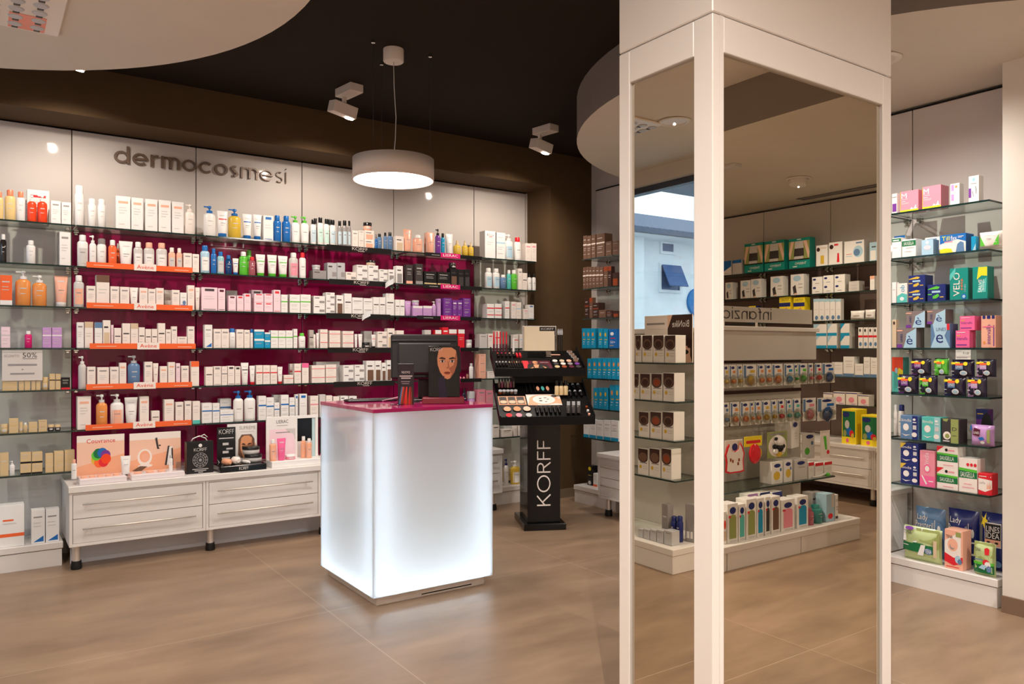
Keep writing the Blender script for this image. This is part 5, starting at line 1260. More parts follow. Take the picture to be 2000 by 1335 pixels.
MB().box(-hx + .01, -hy + .01, .0535, hx - .01, hy - .01, .0539, mat('w', .6)).build('floor_board', t)
led = glow((236, 244, 250), 36.0, 'led_strip'); led2 = glow((236, 244, 250), 9.0, 'led_strip')
lb = MB(); lv = MB(); c_ = .045
for s in (-1, 1):
    lb.box(-hx + c_, s * (hy - c_) - .012, .056, hx - c_, s * (hy - c_) + .012, .066, led); lb.box(s * (hx - c_) - .012, -hy + c_ + .013, .056, s * (hx - c_) + .012, hy - c_ - .013, .066, led)
    for s3 in (-1, 1): lv.box(s * (hx - .06) - .01, s3 * (hy - .06) - .01, .09, s * (hx - .06) + .01, s3 * (hy - .06) + .01, 1.0, led2)
lb.build('led_strip', t); lv.build('led_strip', t)
CT = 1.036
MB().box(-hx - .002, -hy - .002, Z1 + .0005, hx + .002, hy + .002, CT, mat((176, 10, 96), .3, spec=.3, coat=.8), .002).build('top_slab', t)

# till screen and display on the counter
def onC(px, py, zz): return onZ(px, py, zz)


m_ = thing('till_monitor', 'black till monitor seen from behind on the magenta counter top', 'monitor', (2.235, 4.17, CT), R(-24))
bk = mat((26, 23, 23), .45); TM = Matrix.Translation((.0, .0, .0)) @ Matrix.Translation((0, 0, .265)) @ Matrix.Rotation(R(-14), 4, 'X')
MB().box(-.205, 0, -.135, .205, .028, .145, bk, .01, TM).build('frame', m_)
MB().box(-.165, -.022, -.11, .165, .0, .085, mat((34, 31, 30), .5), .012, TM).box(-.2, -.006, .1, .2, 0, .106, mat((50, 46, 44), .4), .002, TM).build('back_cover', m_)
MB().box(-.195, .0285, -.125, .195, .03, .135, blackgl, 0, TM).build('screen', m_)
MB().box(-.04, .0, .012, .04, .035, .2, bk, .006).build('stand', m_); MB().box(-.11, -.06, 0, .11, .13, .0115, bk, .005).build('foot', m_)
kb = thing('keyboard', 'flat black keyboard at the back of the counter top', 'keyboard', (1.93, 4.29, CT), R(-8))
MB().box(-.15, -.05, 0, .15, .05, .012, bk, .004).build('case', kb)
k_ = MB()
for i in range(14):
    for j in range(4): k_.box(-.142 + i * .0204, -.042 + j * .021, .0121, -.142 + i * .0204 + .017, -.042 + j * .021 + .017, .016, mat('K'), .001)
k_.build('keys', kb)
tag(MB().tube([(2.02, 4.2, CT + .004), (2.06, 4.12, CT + .02), (2.09, 4.06, CT + .006), (2.11, 4.03, CT + .0045), (2.13, 4.04, CT + .0045)], .004, rubber, 8).tube([(1.98, 4.23, CT + .0045), (2.04, 4.13, CT + .03), (2.07, 4.07, CT + .0045)], .0035, mat('l'), 8).build('cable'), 'black and grey cables lying behind the counter poster stand', 'cable')
sb = thing('poster_stand', 'dark red stand with portrait poster of a woman on the counter', 'display', (2.17, 3.84, CT), R(-30))
MB().box(-.115, 0, 0, .125, .13, .036, mat((128, 22, 44), .25, coat=.4), .003).build('base', sb)
b = MB().box(-.08, .05, .0365, .1, .056, .33, blackgl, .002)
decals(b, face_print(.6, .66, .32, 'k', '2', .46) + '|g,D,.3,.36,.5,.42,.6,.0,.34,0|t,.06,.9,.46,.965,w,KORFF', -.08, .0365, .18, .2935, flat(.05)); b.build('poster', sb)
b = MB().box(-.045, 0, 0, .045, .006, .23, mat((40, 28, 40), .3), .001)
gen = '|'.join('g,%s,%.2f,0,%.2f,0,%.2f,%.2f,%.2f,%.2f' % (c, a, a + .12, a + .3 * k_, .42, a + .22 * k_, .44) for a, c, k_ in ((.1, 'O', 1), (.2, 'E', .8), (.32, 'r', .9), (.44, 'O', .5), (.55, 'E', .8), (.66, 'r', .4), (.04, 'S', .9), (.78, 'E', .3)))
decals(b, 't,.24,.76,.76,.82,w,NUOVO|r,.1,.68,.9,.71,l|r,.2,.63,.8,.66,l|r,.2,.55,.75,.57,g|r,.25,.5,.7,.52,g|' + gen, -.045, 0, .09, .23, flat(0))
tag(b.build('leaflet_board', None, (1.985, 3.93, CT + .0005), R(-30)), 'dark leaflet board headed NUOVO beside the counter poster stand', 'board')
tag(MB().lathe([(.04, 0), (.042, .003), (.036, .005)], clear_mat((220, 215, 215), .12), 24).build('coin_tray', None, (1.93, 3.93, CT + .0003)), 'round clear coin tray on the magenta counter top', 'tray')

# ---------------------------------------------------------------- make-up stand
MO, MR = (3.4625, 4.578), R(-25.8)


def ml(x, y, z): return (MO[0] + x * cos(MR) - y * sin(MR), MO[1] + x * sin(MR) + y * cos(MR), z)


ms = thing('makeup_stand', 'tall black make-up stand with two sloping trays and upright white letters', 'display stand', (MO[0], MO[1], 0), MR)
MB().box(-.16, 0, 0, .16, .46, .048, blackgl, .004).build('foot_plate', ms)
b = MB().box(-.125, .05, .0485, .125, .40, .83, blackgl, .003); decals(b, 'T,.29,.16,.7,.79,c,KORFF', -.125, .0485, .25, .78, flat(.05)); b.build('pedestal', ms)
blk = mat((9, 8, 9), .35, spec=.2)
TRAYS = []
for nm_, y0, z0, y1, z1, w_ in (('tray', -.10, .845, .29, 1.085, .70), ('tray', .17, 1.19, .47, 1.335, .70)):
    sl = math.atan2(z1 - z0, y1 - y0); ln = math.hypot(z1 - z0, y1 - y0)
    b = MB(); h = w_ / 2
    b.add([(sx * h, y, z) for sx in (-1, 1) for y, z in ((y0, z0 - .05), (y1, z1 - .05), (y1, z1), (y0, z0))], [(0, 1, 2, 3), (7, 6, 5, 4), (0, 4, 5, 1), (1, 5, 6, 2), (2, 6, 7, 3), (3, 7, 4, 0)], blk)
    for sx in (-1, 1):
        b.add([(sx * h + k, y, z) for k in (-.006, .006) for y, z in ((y0, z0 - .05), (y1, z1 - .05), (y1, z1 + .03), (y0, z0 + .02))], [(0, 1, 2, 3), (7, 6, 5, 4), (0, 4, 5, 1), (1, 5, 6, 2), (2, 6, 7, 3), (3, 7, 4, 0)], blk)
    b.box(-h, y0 - .006, z0 - .05, h, y0, z0 + .012, blk, .001)
    b.build(nm_, ms); TRAYS.append((y0, z0, sl, ln, w_))
MB().box(-.2, .295, .98, .2, .44, 1.135, blk).build('riser', ms)
b = MB().box(-.09, .475, 1.30, .185, .49, 1.535, mat('l', .3), .001); b.build('mirror_frame', ms)
b = MB().box(-.085, .4735, 1.305, .18, .4748, 1.53, mir); decals(b, 'r,.5,.84,.99,.99,k|t,.55,.88,.94,.95,c,KORFF', -.085, 1.305, .265, .225, flat(.4735)); b.build('mirror_glass', ms)


def on_tray(k, u, v, mb_parts, label, cat, name, lift=.0006, yaw=0.0, group=None, flatten=True):
    y0, z0, sl, ln, w_ = TRAYS[k]
    if not flatten: lift = .0108
    y, z = y0 + v * ln * cos(sl) - lift * sin(sl), z0 + v * ln * sin(sl) + lift * cos(sl)
    o = mb_parts[0][1].build(name, None, ml((u - .5) * w_, y, z)); o.rotation_euler = (sl if flatten else 0, 0, MR + yaw)
    tag(o, label, cat, group)
    for n, m2 in mb_parts[1:]: m2.build(n, o)
    return o


def lip(c, c2='k', l=.07, r=.009):
    T = Matrix.Translation((0, 0, r)) @ Matrix.Rotation(R(-90), 4, 'X')
    return [('b', MB().lathe([(r, 0), (r, l * .62)], mat(c2, .2), 12, T)), ('bullet', MB().lathe([(r * .8, l * .621), (r * .8, l * .9), (r * .4, l)], mat(c, .3), 12, T))]


def stick(c, l=.1, r=.005, c2='k'):
    T = Matrix.Translation((0, 0, r)) @ Matrix.Rotation(R(-90), 4, 'X')
    return [('b', MB().lathe([(r, 0), (r, l * .7)], mat(c, .25), 10, T)), ('tip', MB().lathe([(r, l * .701), (r, l * .96), (r * .5, l)], mat(c2, .25), 10, T))]


def pan(c, r=.022, c2='k'):
    return [('b', MB().lathe([(r, 0), (r, .006)], mat(c2, .2), 24)), ('powder', MB().lathe([(r * .86, .0061), (r * .86, .0075)], mat(c, .6), 24))]


def vial(c, c2='k', r=.014, l=.07):
    return [('b', MB().lathe([(r, 0), (r, l * .6), (r * .6, l * .66)], mat(c, .15, spec=.6), 16)), ('cap', MB().lathe([(r * .8, l * .661), (r * .8, l)], mat(c2, .2), 14))]


G = 'make-up on the black stand'
for i, c in enumerate('OmrqI'.replace('I', 'f')): on_tray(1, .07 + .045 * i, .62, lip(c), '%s lipstick in the back row of the upper tray' % CL[c][1], 'make-up', 'lipstick', group=G)
for i in range(2): on_tray(1, .285 + .035 * i, .62, stick('r', .08, .009), 'red lip gloss lying by the lipsticks, %s one, upper tray' % ('left', 'right')[i], 'make-up', 'lip_gloss', group=G)
for i in range(4): on_tray(1, .03 + .035 * i, .14, stick('k', .075, .008, 's'), 'black tester with silver tip, %s from left, upper tray front' % ORD[i + 1], 'make-up', 'tester', group=G)
for i in range(6): on_tray(1, .175 + .027 * i, .1, stick('k', .1, .005, 'fhEfhE'[i]), 'black eye pencil, %s from left, upper tray front' % ORD[i + 1], 'make-up', 'eye_pencil', group=G)
cd = MB().box(-.11, 0, 0, .11, .135, .004, mat('M', .35), .001)
on_tray(1, .478, .03, [('b', cd)], 'picture card of a woman in dark clothes on the upper tray', 'picture card', 'picture_card')


def flat_print(o, spec, w, d, z):
    """Prints on the top face of a flat object lying in its local x-y plane."""
    mb = MB(); decals(mb, spec, -w / 2, 0, w, d, flat(0)); mb.v = [(x, zz, z - y) for x, y, zz in mb.v]
    m2 = o.data; base = MB()
    base.v = [tuple(v.co) for v in m2.vertices]; base.f = [tuple(p.vertices) for p in m2.polygons]; base.mats = list(m2.materials)
    base.mi = [p.material_index for p in m2.polygons]; base.sm = [p.use_smooth for p in m2.polygons]
    n = len(base.v); base.v += mb.v
    for f, k in zip(mb.f, mb.mi):
        m = mb.mats[k]
        if m not in base.mats: base.mats.append(m)
        base.f.append([i + n for i in f]); base.mi.append(base.mats.index(m)); base.sm.append(False)
    o.data = base.mesh(o.name)


o = bpy.data.objects['picture_card']
flat_print(o, 'r,0,0,.2,1,r|g,k,.1,0,.16,.55,.4,.62,.6,.62,.84,.5,.9,0|g,2,.38,.1,.5,.1,.56,.5,.36,.5|' + face_print(.45, .74, .22, 'j', '2', .13) + '|g,2,.2,0,.34,.2,.3,0|g,2,.66,.3,.8,.1,.74,0|r,.62,.7,.92,.74,l|r,.88,0,1,.5,M', .22, .135, .004)
pal = on_tray(1, .815, .03, [('b', MB().box(-.12, 0, 0, .12, .16, .005, blackgl, .001))], 'black eye shadow palette with twelve round pans on the upper tray', 'palette', 'eye_shadow_palette')
for i, c in enumerate('yqEhKhlgdqMv'):
    T = Matrix.Translation((-.085 + .056 * (i % 4), .03 + .05 * (i // 4), .0051))
    MB().lathe([(.02, 0), (.02, .003)], mat(('d', 'E', 'M', 'K', 'K', 'c', 'g', 'v', 'c', 'f', 'q', 'h')[i], .6), 22, T).build('powder', pal)
for i in range(4): on_tray(1, .40 + .005 * i, .66 + .075 * i, [('b', MB().cyl(.004, 0, .15, blackgl, 10, Matrix.Translation((0, 0, .005)) @ Matrix.Rotation(R(90), 4, 'Y'))), ('ferrule', MB().cyl(.006, .1505, .19, chrome, 10, Matrix.Translation((0, 0, .006)) @ Matrix.Rotation(R(90), 4, 'Y')))], 'black make-up brush lying crosswise, %s from front' % ORD[i + 1], 'brush', 'makeup_brush', group=G)
on_tray(1, .64, .74, [('b', MB().cyl(.005, 0, .1, mat('q'), 10, Matrix.Translation((0, 0, .005)) @ Matrix.Rotation(R(90), 4, 'Y')))], 'single beige pencil lying crosswise on the upper tray', 'make-up', 'eye_pencil')
for i in range(3): on_tray(1, .77 + .022 * i, .84, [('b', MB().lathe([(.004, 0), (.005, .13), (.004, .14)], blackgl, 10)), ('bristle', MB().lathe([(.006, .141), (.008, .165), (.002, .19)], mat('s', .6), 12))], 'upright make-up brush, %s from left, in the upper tray' % ORD[i + 1], 'brush', 'makeup_brush', flatten=False, group=G)
for i in range(4): on_tray(1, .91 + .012 * i, .92 - .13 * i, pan('h', .022, 's'), 'round powder disc in the slanting pile at right, %s from back' % ORD[i + 1], 'make-up', 'powder_disc', group=G)
for i in range(5): on_tray(1, .03 + .036 * i, .88, [('b', MB().lathe([(.006, 0), (.006, .06)], mat('M', .2), 10)), ('cap', MB().lathe([(.006, .0601), (.005, .16)], mat('r', .2), 10))], 'tall slim red lip gloss standing at back, %s from left' % ORD[i + 1], 'make-up', 'lip_gloss', flatten=False, group=G)
on_tray(1, .215, .88, [('b', MB().lathe([(.006, 0), (.006, .13)], blackgl, 10))], 'tall black mascara standing beside the red lip glosses', 'make-up', 'mascara', flatten=False)
on_tray(1, .255, .88, [('b', MB().lathe([(.009, 0), (.009, .11)], mat('w', .3), 10))], 'tall white stick standing beside the black mascara', 'make-up', 'concealer', flatten=False)
# lower tray
for i in range(6): on_tray(0, .05 + .032 * i, .83, vial('jMjhMj'[i], 'k', .01, .075), 'dark lip gloss at the left back of the lower tray, %s from left' % ORD[i + 1], 'make-up', 'lip_gloss', flatten=False, group=G)
for i in range(5): on_tray(0, .05 + .042 * i, .70, [('b', MB().lathe([(.014, 0), (.014, .018)], mat('EhKhg'[i], .2), 16)), ('lid', MB().lathe([(.014, .0181), (.014, .026)], mat('s', .2), 16))], 'small shimmer pot in front of the lip glosses, %s from left' % ORD[i + 1], 'make-up', 'shimmer_pot', group=G)
for i in range(3): on_tray(0, .35 + .045 * i, .68, stick('k', .13, .007, 'k'), 'black liner pen in the middle back, %s from left, lower tray' % ORD[i + 1], 'make-up', 'liner_pen', group=G)
for i, c in enumerate('qeq'): on_tray(0, .475 + .055 * i, .72, [('b', MB().box(-.016, 0, 0, .016, .075, .008, blackgl, .003)), ('cream', MB().lathe([(.012, 0), (.012, .003)], mat('3' if c == 'q' else 'A', .4), 20, Matrix.Translation((0, .038, .0081)), 2.4))], ('left apricot', 'mint green', 'right apricot')[i] + ' concealer capsule in the middle of the lower tray', 'make-up', 'concealer_capsule', group=G)
for i in range(3): on_tray(0, .665 + .05 * i, .6, vial('d', 'k', .017, .11), 'beige foundation bottle with black cap, %s from left, lower tray back' % ORD[i + 1], 'make-up', 'foundation_bottle', flatten=False, group=G)
for j in range(2):
    for i in range(3): on_tray(0, .82 + .06 * i, .76 - .2 * j, stick('k', .075, .011, 's'), 'black mascara tester with silver cap, %s of the %s row at right' % (ORD[i + 1], ('back', 'front')[j]), 'make-up', 'mascara', group=G)
o = on_tray(0, .16, .36, [('b', MB().box(-.105, 0, 0, .105, .11, .004, mat('3', .5), .001))], 'peach card with three framed powder duos on the lower tray', 'palette', 'powder_palette')
for i in range(3):
    b = MB().box(-.095 + .066 * i, .008, .0042, -.037 + .066 * i, .102, .005, mat('h', .4))
    for j in range(2): b.lathe([(.026, .0051), (.026, .007)], mat('K' if j else 'f', .5), 22, Matrix.Translation((-.066 + .066 * i, .034 + .042 * j, 0)), .75)
    b.build('powder_duo', o)
pc_ = on_tray(0, .51, .34, [('b', MB().box(-.13, 0, 0, .13, .14, .004, mat('c', .4), .001))], 'picture card with white plate on peach powder, lower tray', 'picture card', 'plate_card')
flat_print(pc_, 'e,.5,.5,.44,.46,3|g,3,0,0,.3,0,.2,.5,.1,.7|g,3,1,.1,1,.6,.7,.2|e,.5,.5,.33,.4,w|e,.5,.5,.27,.33,c|e,.82,.82,.08,.12,K|e,.4,.6,.04,.04,K|e,.55,.66,.05,.03,K|e,.4,.38,.05,.05,K|e,.55,.3,.03,.03,K|e,.62,.52,.03,.03,K', .26, .14, .004)
for i, c in enumerate(('3', '2', '1')):
    on_tray(0, .09 + .105 * i, .24, pan(c, .032), ('left apricot', 'middle tan', 'right pale')[i] + ' compact powder at the front of the lower tray', 'make-up', 'compact_powder', group=G)
    on_tray(0, .095 + .105 * i, .07, pan(('r', 'x', 's')[i], .026), ('left red', 'middle rose', 'right silver')[i] + ' blusher pan at the front edge of the lower tray', 'make-up', 'blusher', group=G)
for i in range(6): on_tray(0, .40 + .048 * i, .10, stick('k', .085, .010, 'K'), 'clear-capped black lipstick in the front row, %s from left' % ORD[i + 1], 'make-up', 'lipstick', group=G)
for i in range(3): on_tray(0, .73 + .055 * i, .1, vial('K', 's', .016, .085), 'dark nail varnish with silver cap, %s from left, lower tray front' % ORD[i + 1], 'make-up', 'nail_varnish', flatten=False, group=G)
for i in range(3): on_tray(0, .95, .06 + .1 * i, [('b', MB().lathe([(.009, 0), (.009, .014)], mat('qwE'[i], .3), 14))], '%s small pot at the right edge of the lower tray' % ('peach', 'white', 'copper')[i], 'make-up', 'small_pot', group=G)
CART = 'hair_colour_carton'
# ---------------------------------------------------------------- hair colour unit by the shop window (shows in the narrow mirror)
HU = 'hair colour unit'
ux1 = 2 * PX - 3.38; us = 2 * PX - 3.547; ub = 2 * PX - 3.82
t = thing('display_unit', 'white display unit with hair colours in front of the shop window', 'display unit', (ux1, 3.24, 0))
MB().box(-.72, 0, .109, 0, 1.75, .15, white, .003).build('top_board', t); MB().box(-.72, .004, 0, -.004, 1.746, .1085, white, .002).build('plinth', t)
MB().box(ub - ux1 - .06, .14, .1505, ub - ux1, 1.75, 1.455, gloss, .002).build('back_panel', t)
MB().box(ub - ux1 - .09, .12, 1.4555, ub - ux1 + .03, 1.77, 1.49, white, .002).build('top_cap', t)
HZ = [1.262, 1.018, .772, .524]
HN = ['top', 'second', 'third', 'lowest']
for k in range(4): shelf('X', us, ub + .001, 3.38, 4.97, HZ[k], '%s glass shelf of the hair colour unit by the shop window' % HN[k].capitalize(), 'glass shelves of the hair colour unit')
HF = Face('X', 3.565, 90, 'L')
for k, it in enumerate((
        "1236 1247 654 c:d:w:j;1249 1269 654 c:d:w:j;1270.5 1291.5 654 c:d:w:j;1293 1314.5 654 c:d:w:j",
        "1232 1243 729 c:d:w:j;1245 1265 729 c:d:w:j;1267 1288 729 c:d:w:E;1290 1312 728 c:d:w:j",
        "1242 1262.5 804 c:d:w:j;1264.5 1287 804 c:d:w:E;1288.5 1311 804 c:d:w:j",
        "1240.5 1261 876 c:d:w:h;1263 1284 876 c:d:w:h;1286.5 1306.5 876 c:d:w:E")):
    row(HF, HZ[k], '%s shelf, %s' % (HN[k], HU), it, 'hair colours on the %s shelf, %s' % (HN[k], HU), dep=.10)
row(Face('X', 3.44, 90, 'L'), .1505, 'base of the ' + HU, "1241 1250 1033 c:l:s:k;1251 1263 1034 c:l:s:k;1264 1276 1035 c:l:s:k;1277 1290 1036 c:l:s:k;1291 1307 1037 c:l:s:k;<1287 1299 985 c:p:g;<1302 1312 1009 s:B:B;<1313 1323 1009 s:B:B", 'goods on the base of the ' + HU, dep=.09)
HC = Face('X', 3.715, 90, 'L'); h0, h1, ht = HC.at(1254, 681), HC.at(1347, 681), HC.at(1300, 615).z - HZ[0]; hw_ = (h0 - h1).length
b = MB().box(-hw_ / 2, 0, 0, hw_ / 2, .008, ht, mat('c', .4), .001)
decals(b, 'r,0,0,.5,1,1|g,j,0,0,0,1,.4,1,.5,.7,.48,.2,.4,.3,.1,.35|g,1,.04,0,.04,.3,.42,.36,.44,0|e,.14,.22,.07,.05,k|e,.34,.22,.07,.05,k|t,.06,.74,.4,.88,w,BioNike|r,.56,.8,.95,.84,g|r,.56,.7,.9,.71,l|r,.6,.3,.76,.56,f|r,.82,.26,.9,.5,S', -hw_ / 2, 0, hw_, ht, flat(0))
tag(b.build('display_card', None, (h0.x, (h0.y + h1.y) / 2, HZ[0] + .0005), R(90)), 'display card with dark-haired woman on the top shelf of the hair colour unit', 'display card')
cp = Face('X', 3.44, 90, 'L').at(1348, 681)
b = MB().box(-.045, 0, 0, .045, .05, .235, mat('g', .35), .001); decals(b, 'r,.05,.5,.35,.96,M|r,.42,.1,.6,.28,w|r,.68,.1,.9,.28,w', -.045, 0, .09, .235, flat(0))
tag(b.build('carton', None, (ux1 - .23, 3.30, .1506), R(75)), 'tall grey and maroon carton at the near corner of the hair colour unit', 'box')

CART = 'nursery_carton'
# ---------------------------------------------------------------- nursery gondola (shows in the wide mirror)
gy = 2 * PY - 3.08; gs = 2 * PY - 3.27; gb = 2 * PY - 3.55; gx0, gx1 = 3.05, 5.155
t = thing('nursery_gondola', 'white nursery gondola lettered infanzia, with hanging packs and glass shelf', 'gondola', ((gx0 + gx1) / 2, gy, 0))
hw = (gx1 - gx0) / 2
MB().box(-hw, -.9, .109, hw, 0, .15, white, .003).build('top_board', t)
for a, c in ((-hw, -.37), (-.367, .367), (.37, hw)): MB().box(a + .002, -.896, 0, c - .002, -.004, .1085, white, .002).build('front_panel', t)
MB().box(-hw + .02, gb - gy - .06, .1505, hw - .02, gb - gy, 1.27, mat((196, 188, 178), .35), .002).build('back_panel', t)
MB().box(-hw, gb - gy - .06, 1.2705, hw, gb - gy + .12, 1.475, gloss, .003).box(-.001, gb - gy + .1202, 1.275, .001, gb - gy + .1204, 1.47, blackgl).build('header_box', t)
MB().box(-hw - .012, gb - gy - .08, 1.4755, hw + .012, gb - gy + .14, 1.505, white, .003).build('top_cap', t)
for z in (1.262, 1.045, .82): MB().box(-hw + .03, gb - gy + .0005, z - .012, hw - .03, gb - gy + .012, z + .012, mat('j', .4, .5), .001).build('hook_rail', t)
shelf('Y', gs, gb + .001, gx0 + .05, gx1 - .01, .425, 'Long glass shelf low on the front of the nursery gondola', None)
sx0, sx1 = gx0 + .1, Face('Y', 3.45, 180, 'R').at(1592, 681).x
sg = thing('gondola_sign', 'grey sign board lettered infanzia on top of the nursery gondola', 'sign', ((sx0 + sx1) / 2, 2 * PY - 3.45, 1.5055), R(180))
sw = sx1 - sx0
MB().box(-sw / 2, 0, .03, sw / 2, .012, .135, mat((190, 182, 174), .3), .001).build('board', sg)
for x in (-.35, 0, .35): MB().cyl(.009, 0, .0295, steel, 12, Matrix.Translation((x, .006, 0))).build('foot', sg)
polys, ww = stroke_word('infanzia', .14, .14)
e0 = Face('Y', 3.45, 180, 'R').at(1512, 681).x; e1 = Face('Y', 3.45, 180, 'R').at(1416, 681).x; k_ = (e0 - e1) / ww
b = MB(); xo = (sx0 + sx1) / 2 - e0
for q in polys: b.add([(xo + x * k_, -.0008, .05 + y * .058) for x, y in q], [(0, 1, 2, 3)], mat('K'))
b.build('lettering', sg)
GF = Face('Y', 3.33, 180, 'R')


def blister(x0, x1, yt, yb, col, label, dd=0.0, card_c='w', shape='e', tilt=0.0):
    A, B = GF.at(x0, 681, dd), GF.at(x1, 681, dd); zt, zb = GF.at((x0 + x1) / 2, yt, dd).z, GF.at((x0 + x1) / 2, yb, dd).z
    w = (A - B).length * .93; h = zt - zb; m = (A + B) / 2
    b = MB().box(-w / 2, 0, -h, w / 2, .0016, 0, mat(card_c, .4))
    decals(b, 'e,.5,.86,.26,.06,B|r,.12,.62,.5,.74,@|r,.8,.4,.98,.95,S|r,.1,.54,.6,.56,g', -w / 2, -h, w, h, flat(0), col)
    o = tag(b.build('blister_pack', None, (m.x, m.y, zt), R(180) + tilt), label, 'blister pack', 'packs hanging on the nursery gondola')
    T = Matrix.Translation((0, -.001, -h * .72))
    MB().lathe([(w * .42, 0), (w * .4, .02), (w * .3, .034), (.002, .04)], clear_mat((236, 236, 230), .1), 20, T @ Matrix.Rotation(R(90), 4, 'X'), h * .26 / (w * .42)).build('bubble', o)
    MB().lathe([(w * .22, 0.002), (w * .24, .012), (w * .12, .026)], bodymat('~' + col) if shape == 'e' else mat(col), 16, T @ Matrix.Rotation(R(90), 4, 'X')).build('soother', o)
    ln = max(.02, m.y - gb - .013)
    MB().tube([(0, -.012, -.012), (0, ln - .0005, -.012)], .0018, chrome, 6).build('hook', o)
    return o


r1 = ((1418, 1429, 'y'), (1430, 1444, 'a'), (1445, 1456, 'y'), (1457, 1484, 'y'), (1485, 1499, 'a'), (1499.5, 1513, 'a'), (1513.5, 1535, 'a'), (1537, 1556, 't'), (1556.5, 1564, 'n'), (1564.5, 1583, 'n'), (1584, 1594, 'x'), (1597, 1611, 'r'), (1611, 1637, 'b'))
for i, (a, c, col) in enumerate(r1):
    blister(a, c, 712 - i * .3, 758 - i * .9, col, 'soother pack with %s soother, %s from left, top row of the nursery gondola' % (CL[col][1], ORD[i + 1]))
r2 = ((1417, 1430, 'S'), (1432, 1450, 'a'), (1452, 1470, 'a'), (1470, 1478, 'a'), (1479, 1492, 'a'), (1493, 1510, 'y'), (1511, 1523, 'y'), (1524, 1538, 'r'), (1540, 1552, 'A'), (1553, 1570, 'A'), (1573, 1600, 'x'), (1601, 1640, 'b'))
for i, (a, c, col) in enumerate(r2):
    blister(a, c, 786 - i * .9, 833 - i * 1.1, col, 'bottle teat pack with %s content, %s from left, second row of the nursery gondola' % (CL[col][1], ORD[i + 1]))
# third row: bib, teether, panda card, boxes
def hung(x0, x1, yt, yb, spec, bc, name, label, dd=0.0, dep=.004, cat='toy', extra=None):
    A, B = GF.at(x0, 681, dd), GF.at(x1, 681, dd); zt, zb = GF.at((x0 + x1) / 2, yt, dd).z, GF.at((x0 + x1) / 2, yb, dd).z
    w = (A - B).length * .96; h = zt - zb; m = (A + B) / 2
    b = MB().box(-w / 2, 0, -h, w / 2, dep, 0, mat(bc, .45), .001); decals(b, spec, -w / 2, -h, w, h, flat(0))
    o = tag(b.build(name, None, (m.x, m.y, zt), R(180)), label, cat)
    MB().tube([(0, dep - .001, -.012), (0, max(.02, m.y - gb - .013), -.012)], .0018, chrome, 6).build('hook', o)
    if extra: extra(o, w, h)
    return o


def bib(o, w, h):
    p = [(-.5, -.98), (-.3, -1), (.3, -1), (.5, -.96), (.46, -.7), (.52, -.5), (.4, -.3), (.3, -.22), (.24, -.36), (0, -.44), (-.24, -.36), (-.3, -.22), (-.4, -.3), (-.52, -.5), (-.46, -.7)]
    b = MB().prism([(x * w * 1.06, z * h * 2.05 + .25 * h) for x, z in p], .004, .009, mat('r', .7), Matrix.Rotation(R(90), 4, 'X'))
    b.prism([(x * w * .9, ((z + .6) * .9 - .6) * h * 2.05 + .25 * h) for x, z in p], .0091, .011, mat('c', .7), Matrix.Rotation(R(90), 4, 'X'))
    for x, z in ((-.25, -.7), (.1, -.72), (.22, -.68), (-.2, -.8)): b.box(x * w, -.0125, z * h * 2.05 + .25 * h, x * w + .014, -.0112, z * h * 2.05 + .25 * h + .02, mat('E'))
    b.build('cloth', o)


def panda(o, w, h):
    b = MB(); Q = lambda x, z: Matrix.Translation((x * w, -.012, -z * h))
    for x, z, r, c in ((0, .36, .17, 'w'), (-.13, .27, .06, 'k'), (.13, .27, .06, 'k'), (0, .6, .15, 'k'), (-.2, .56, .075, 'k'), (.2, .56, .075, 'k'), (-.17, .73, .09, 'w'), (.17, .73, .09, 'w'), (0, .84, .1, 'y'), (-.06, .335, .045, 'K'), (.06, .335, .045, 'K')):
        b.lathe([(r * w * 1.0 * cos(R(a)), r * w * sin(R(a))) for a in range(-80, 81, 20)], mat(c, .5), 14, Q(x, z) @ Matrix.Translation((0, -.016 if c == 'K' else 0, 0)))
    b.build('toy', o)


hung(1421, 1457, 859, 895, 'e,.45,.6,.16,.2,B|r,.05,.1,.3,.9,f', 'c', 'bib_pack', 'baby bib with red border hanging on its card, nursery gondola', extra=bib)
hung(1459, 1495, 852, 872, 'r,.1,.3,.9,.6,r', 'Y', 'teether_pack', 'yellow header bag with red teether ring, nursery gondola', extra=lambda o, w, h: MB().lathe([(w * .3 * cos(R(a)), w * .3 * sin(R(a)) * 1.2) for a in range(-80, 81, 20)], mat('r', .2), 18, Matrix.Translation((0, -.012, -h * 1.7)), .5).tube([(-.01, 0, -h), (0, -.01, -h * 1.2)], .008, mat('r')).lathe([(w * .2, -.01), (w * .2, .01)], mat('y'), 16, Matrix.Translation((-w * .3, .01, -h * 1.7)) @ Matrix.Rotation(R(90), 4, 'X')).build('teether', o))
hung(1504, 1544, 843, 894, 'r,.1,.86,.9,.94,g|e,.5,.45,.46,.42,c', 'e', 'rattle_pack', 'card with black and white panda rattle, nursery gondola', extra=panda)
hung(1608, 1627, 841, 894, 'g,n,.3,.3,.5,.3,.7,.8,.4,.8|e,.2,.2,.15,.08,r', 'c', 'feeder_pack', 'card with green feeding spoon near the gondola end', dd=.0)
hung(1572, 1597, 846, 896, 'e,.4,.86,.3,.08,B|e,.6,.3,.2,.14,n|e,.2,.6,.1,.08,S', 'w', 'thermometer_pack', 'white card with green drop behind the white teat carton', dd=.1)
GL = Face('Y', 3.30, 180, 'R')
CH = 'e,.5,.82,.3,.09,B|'
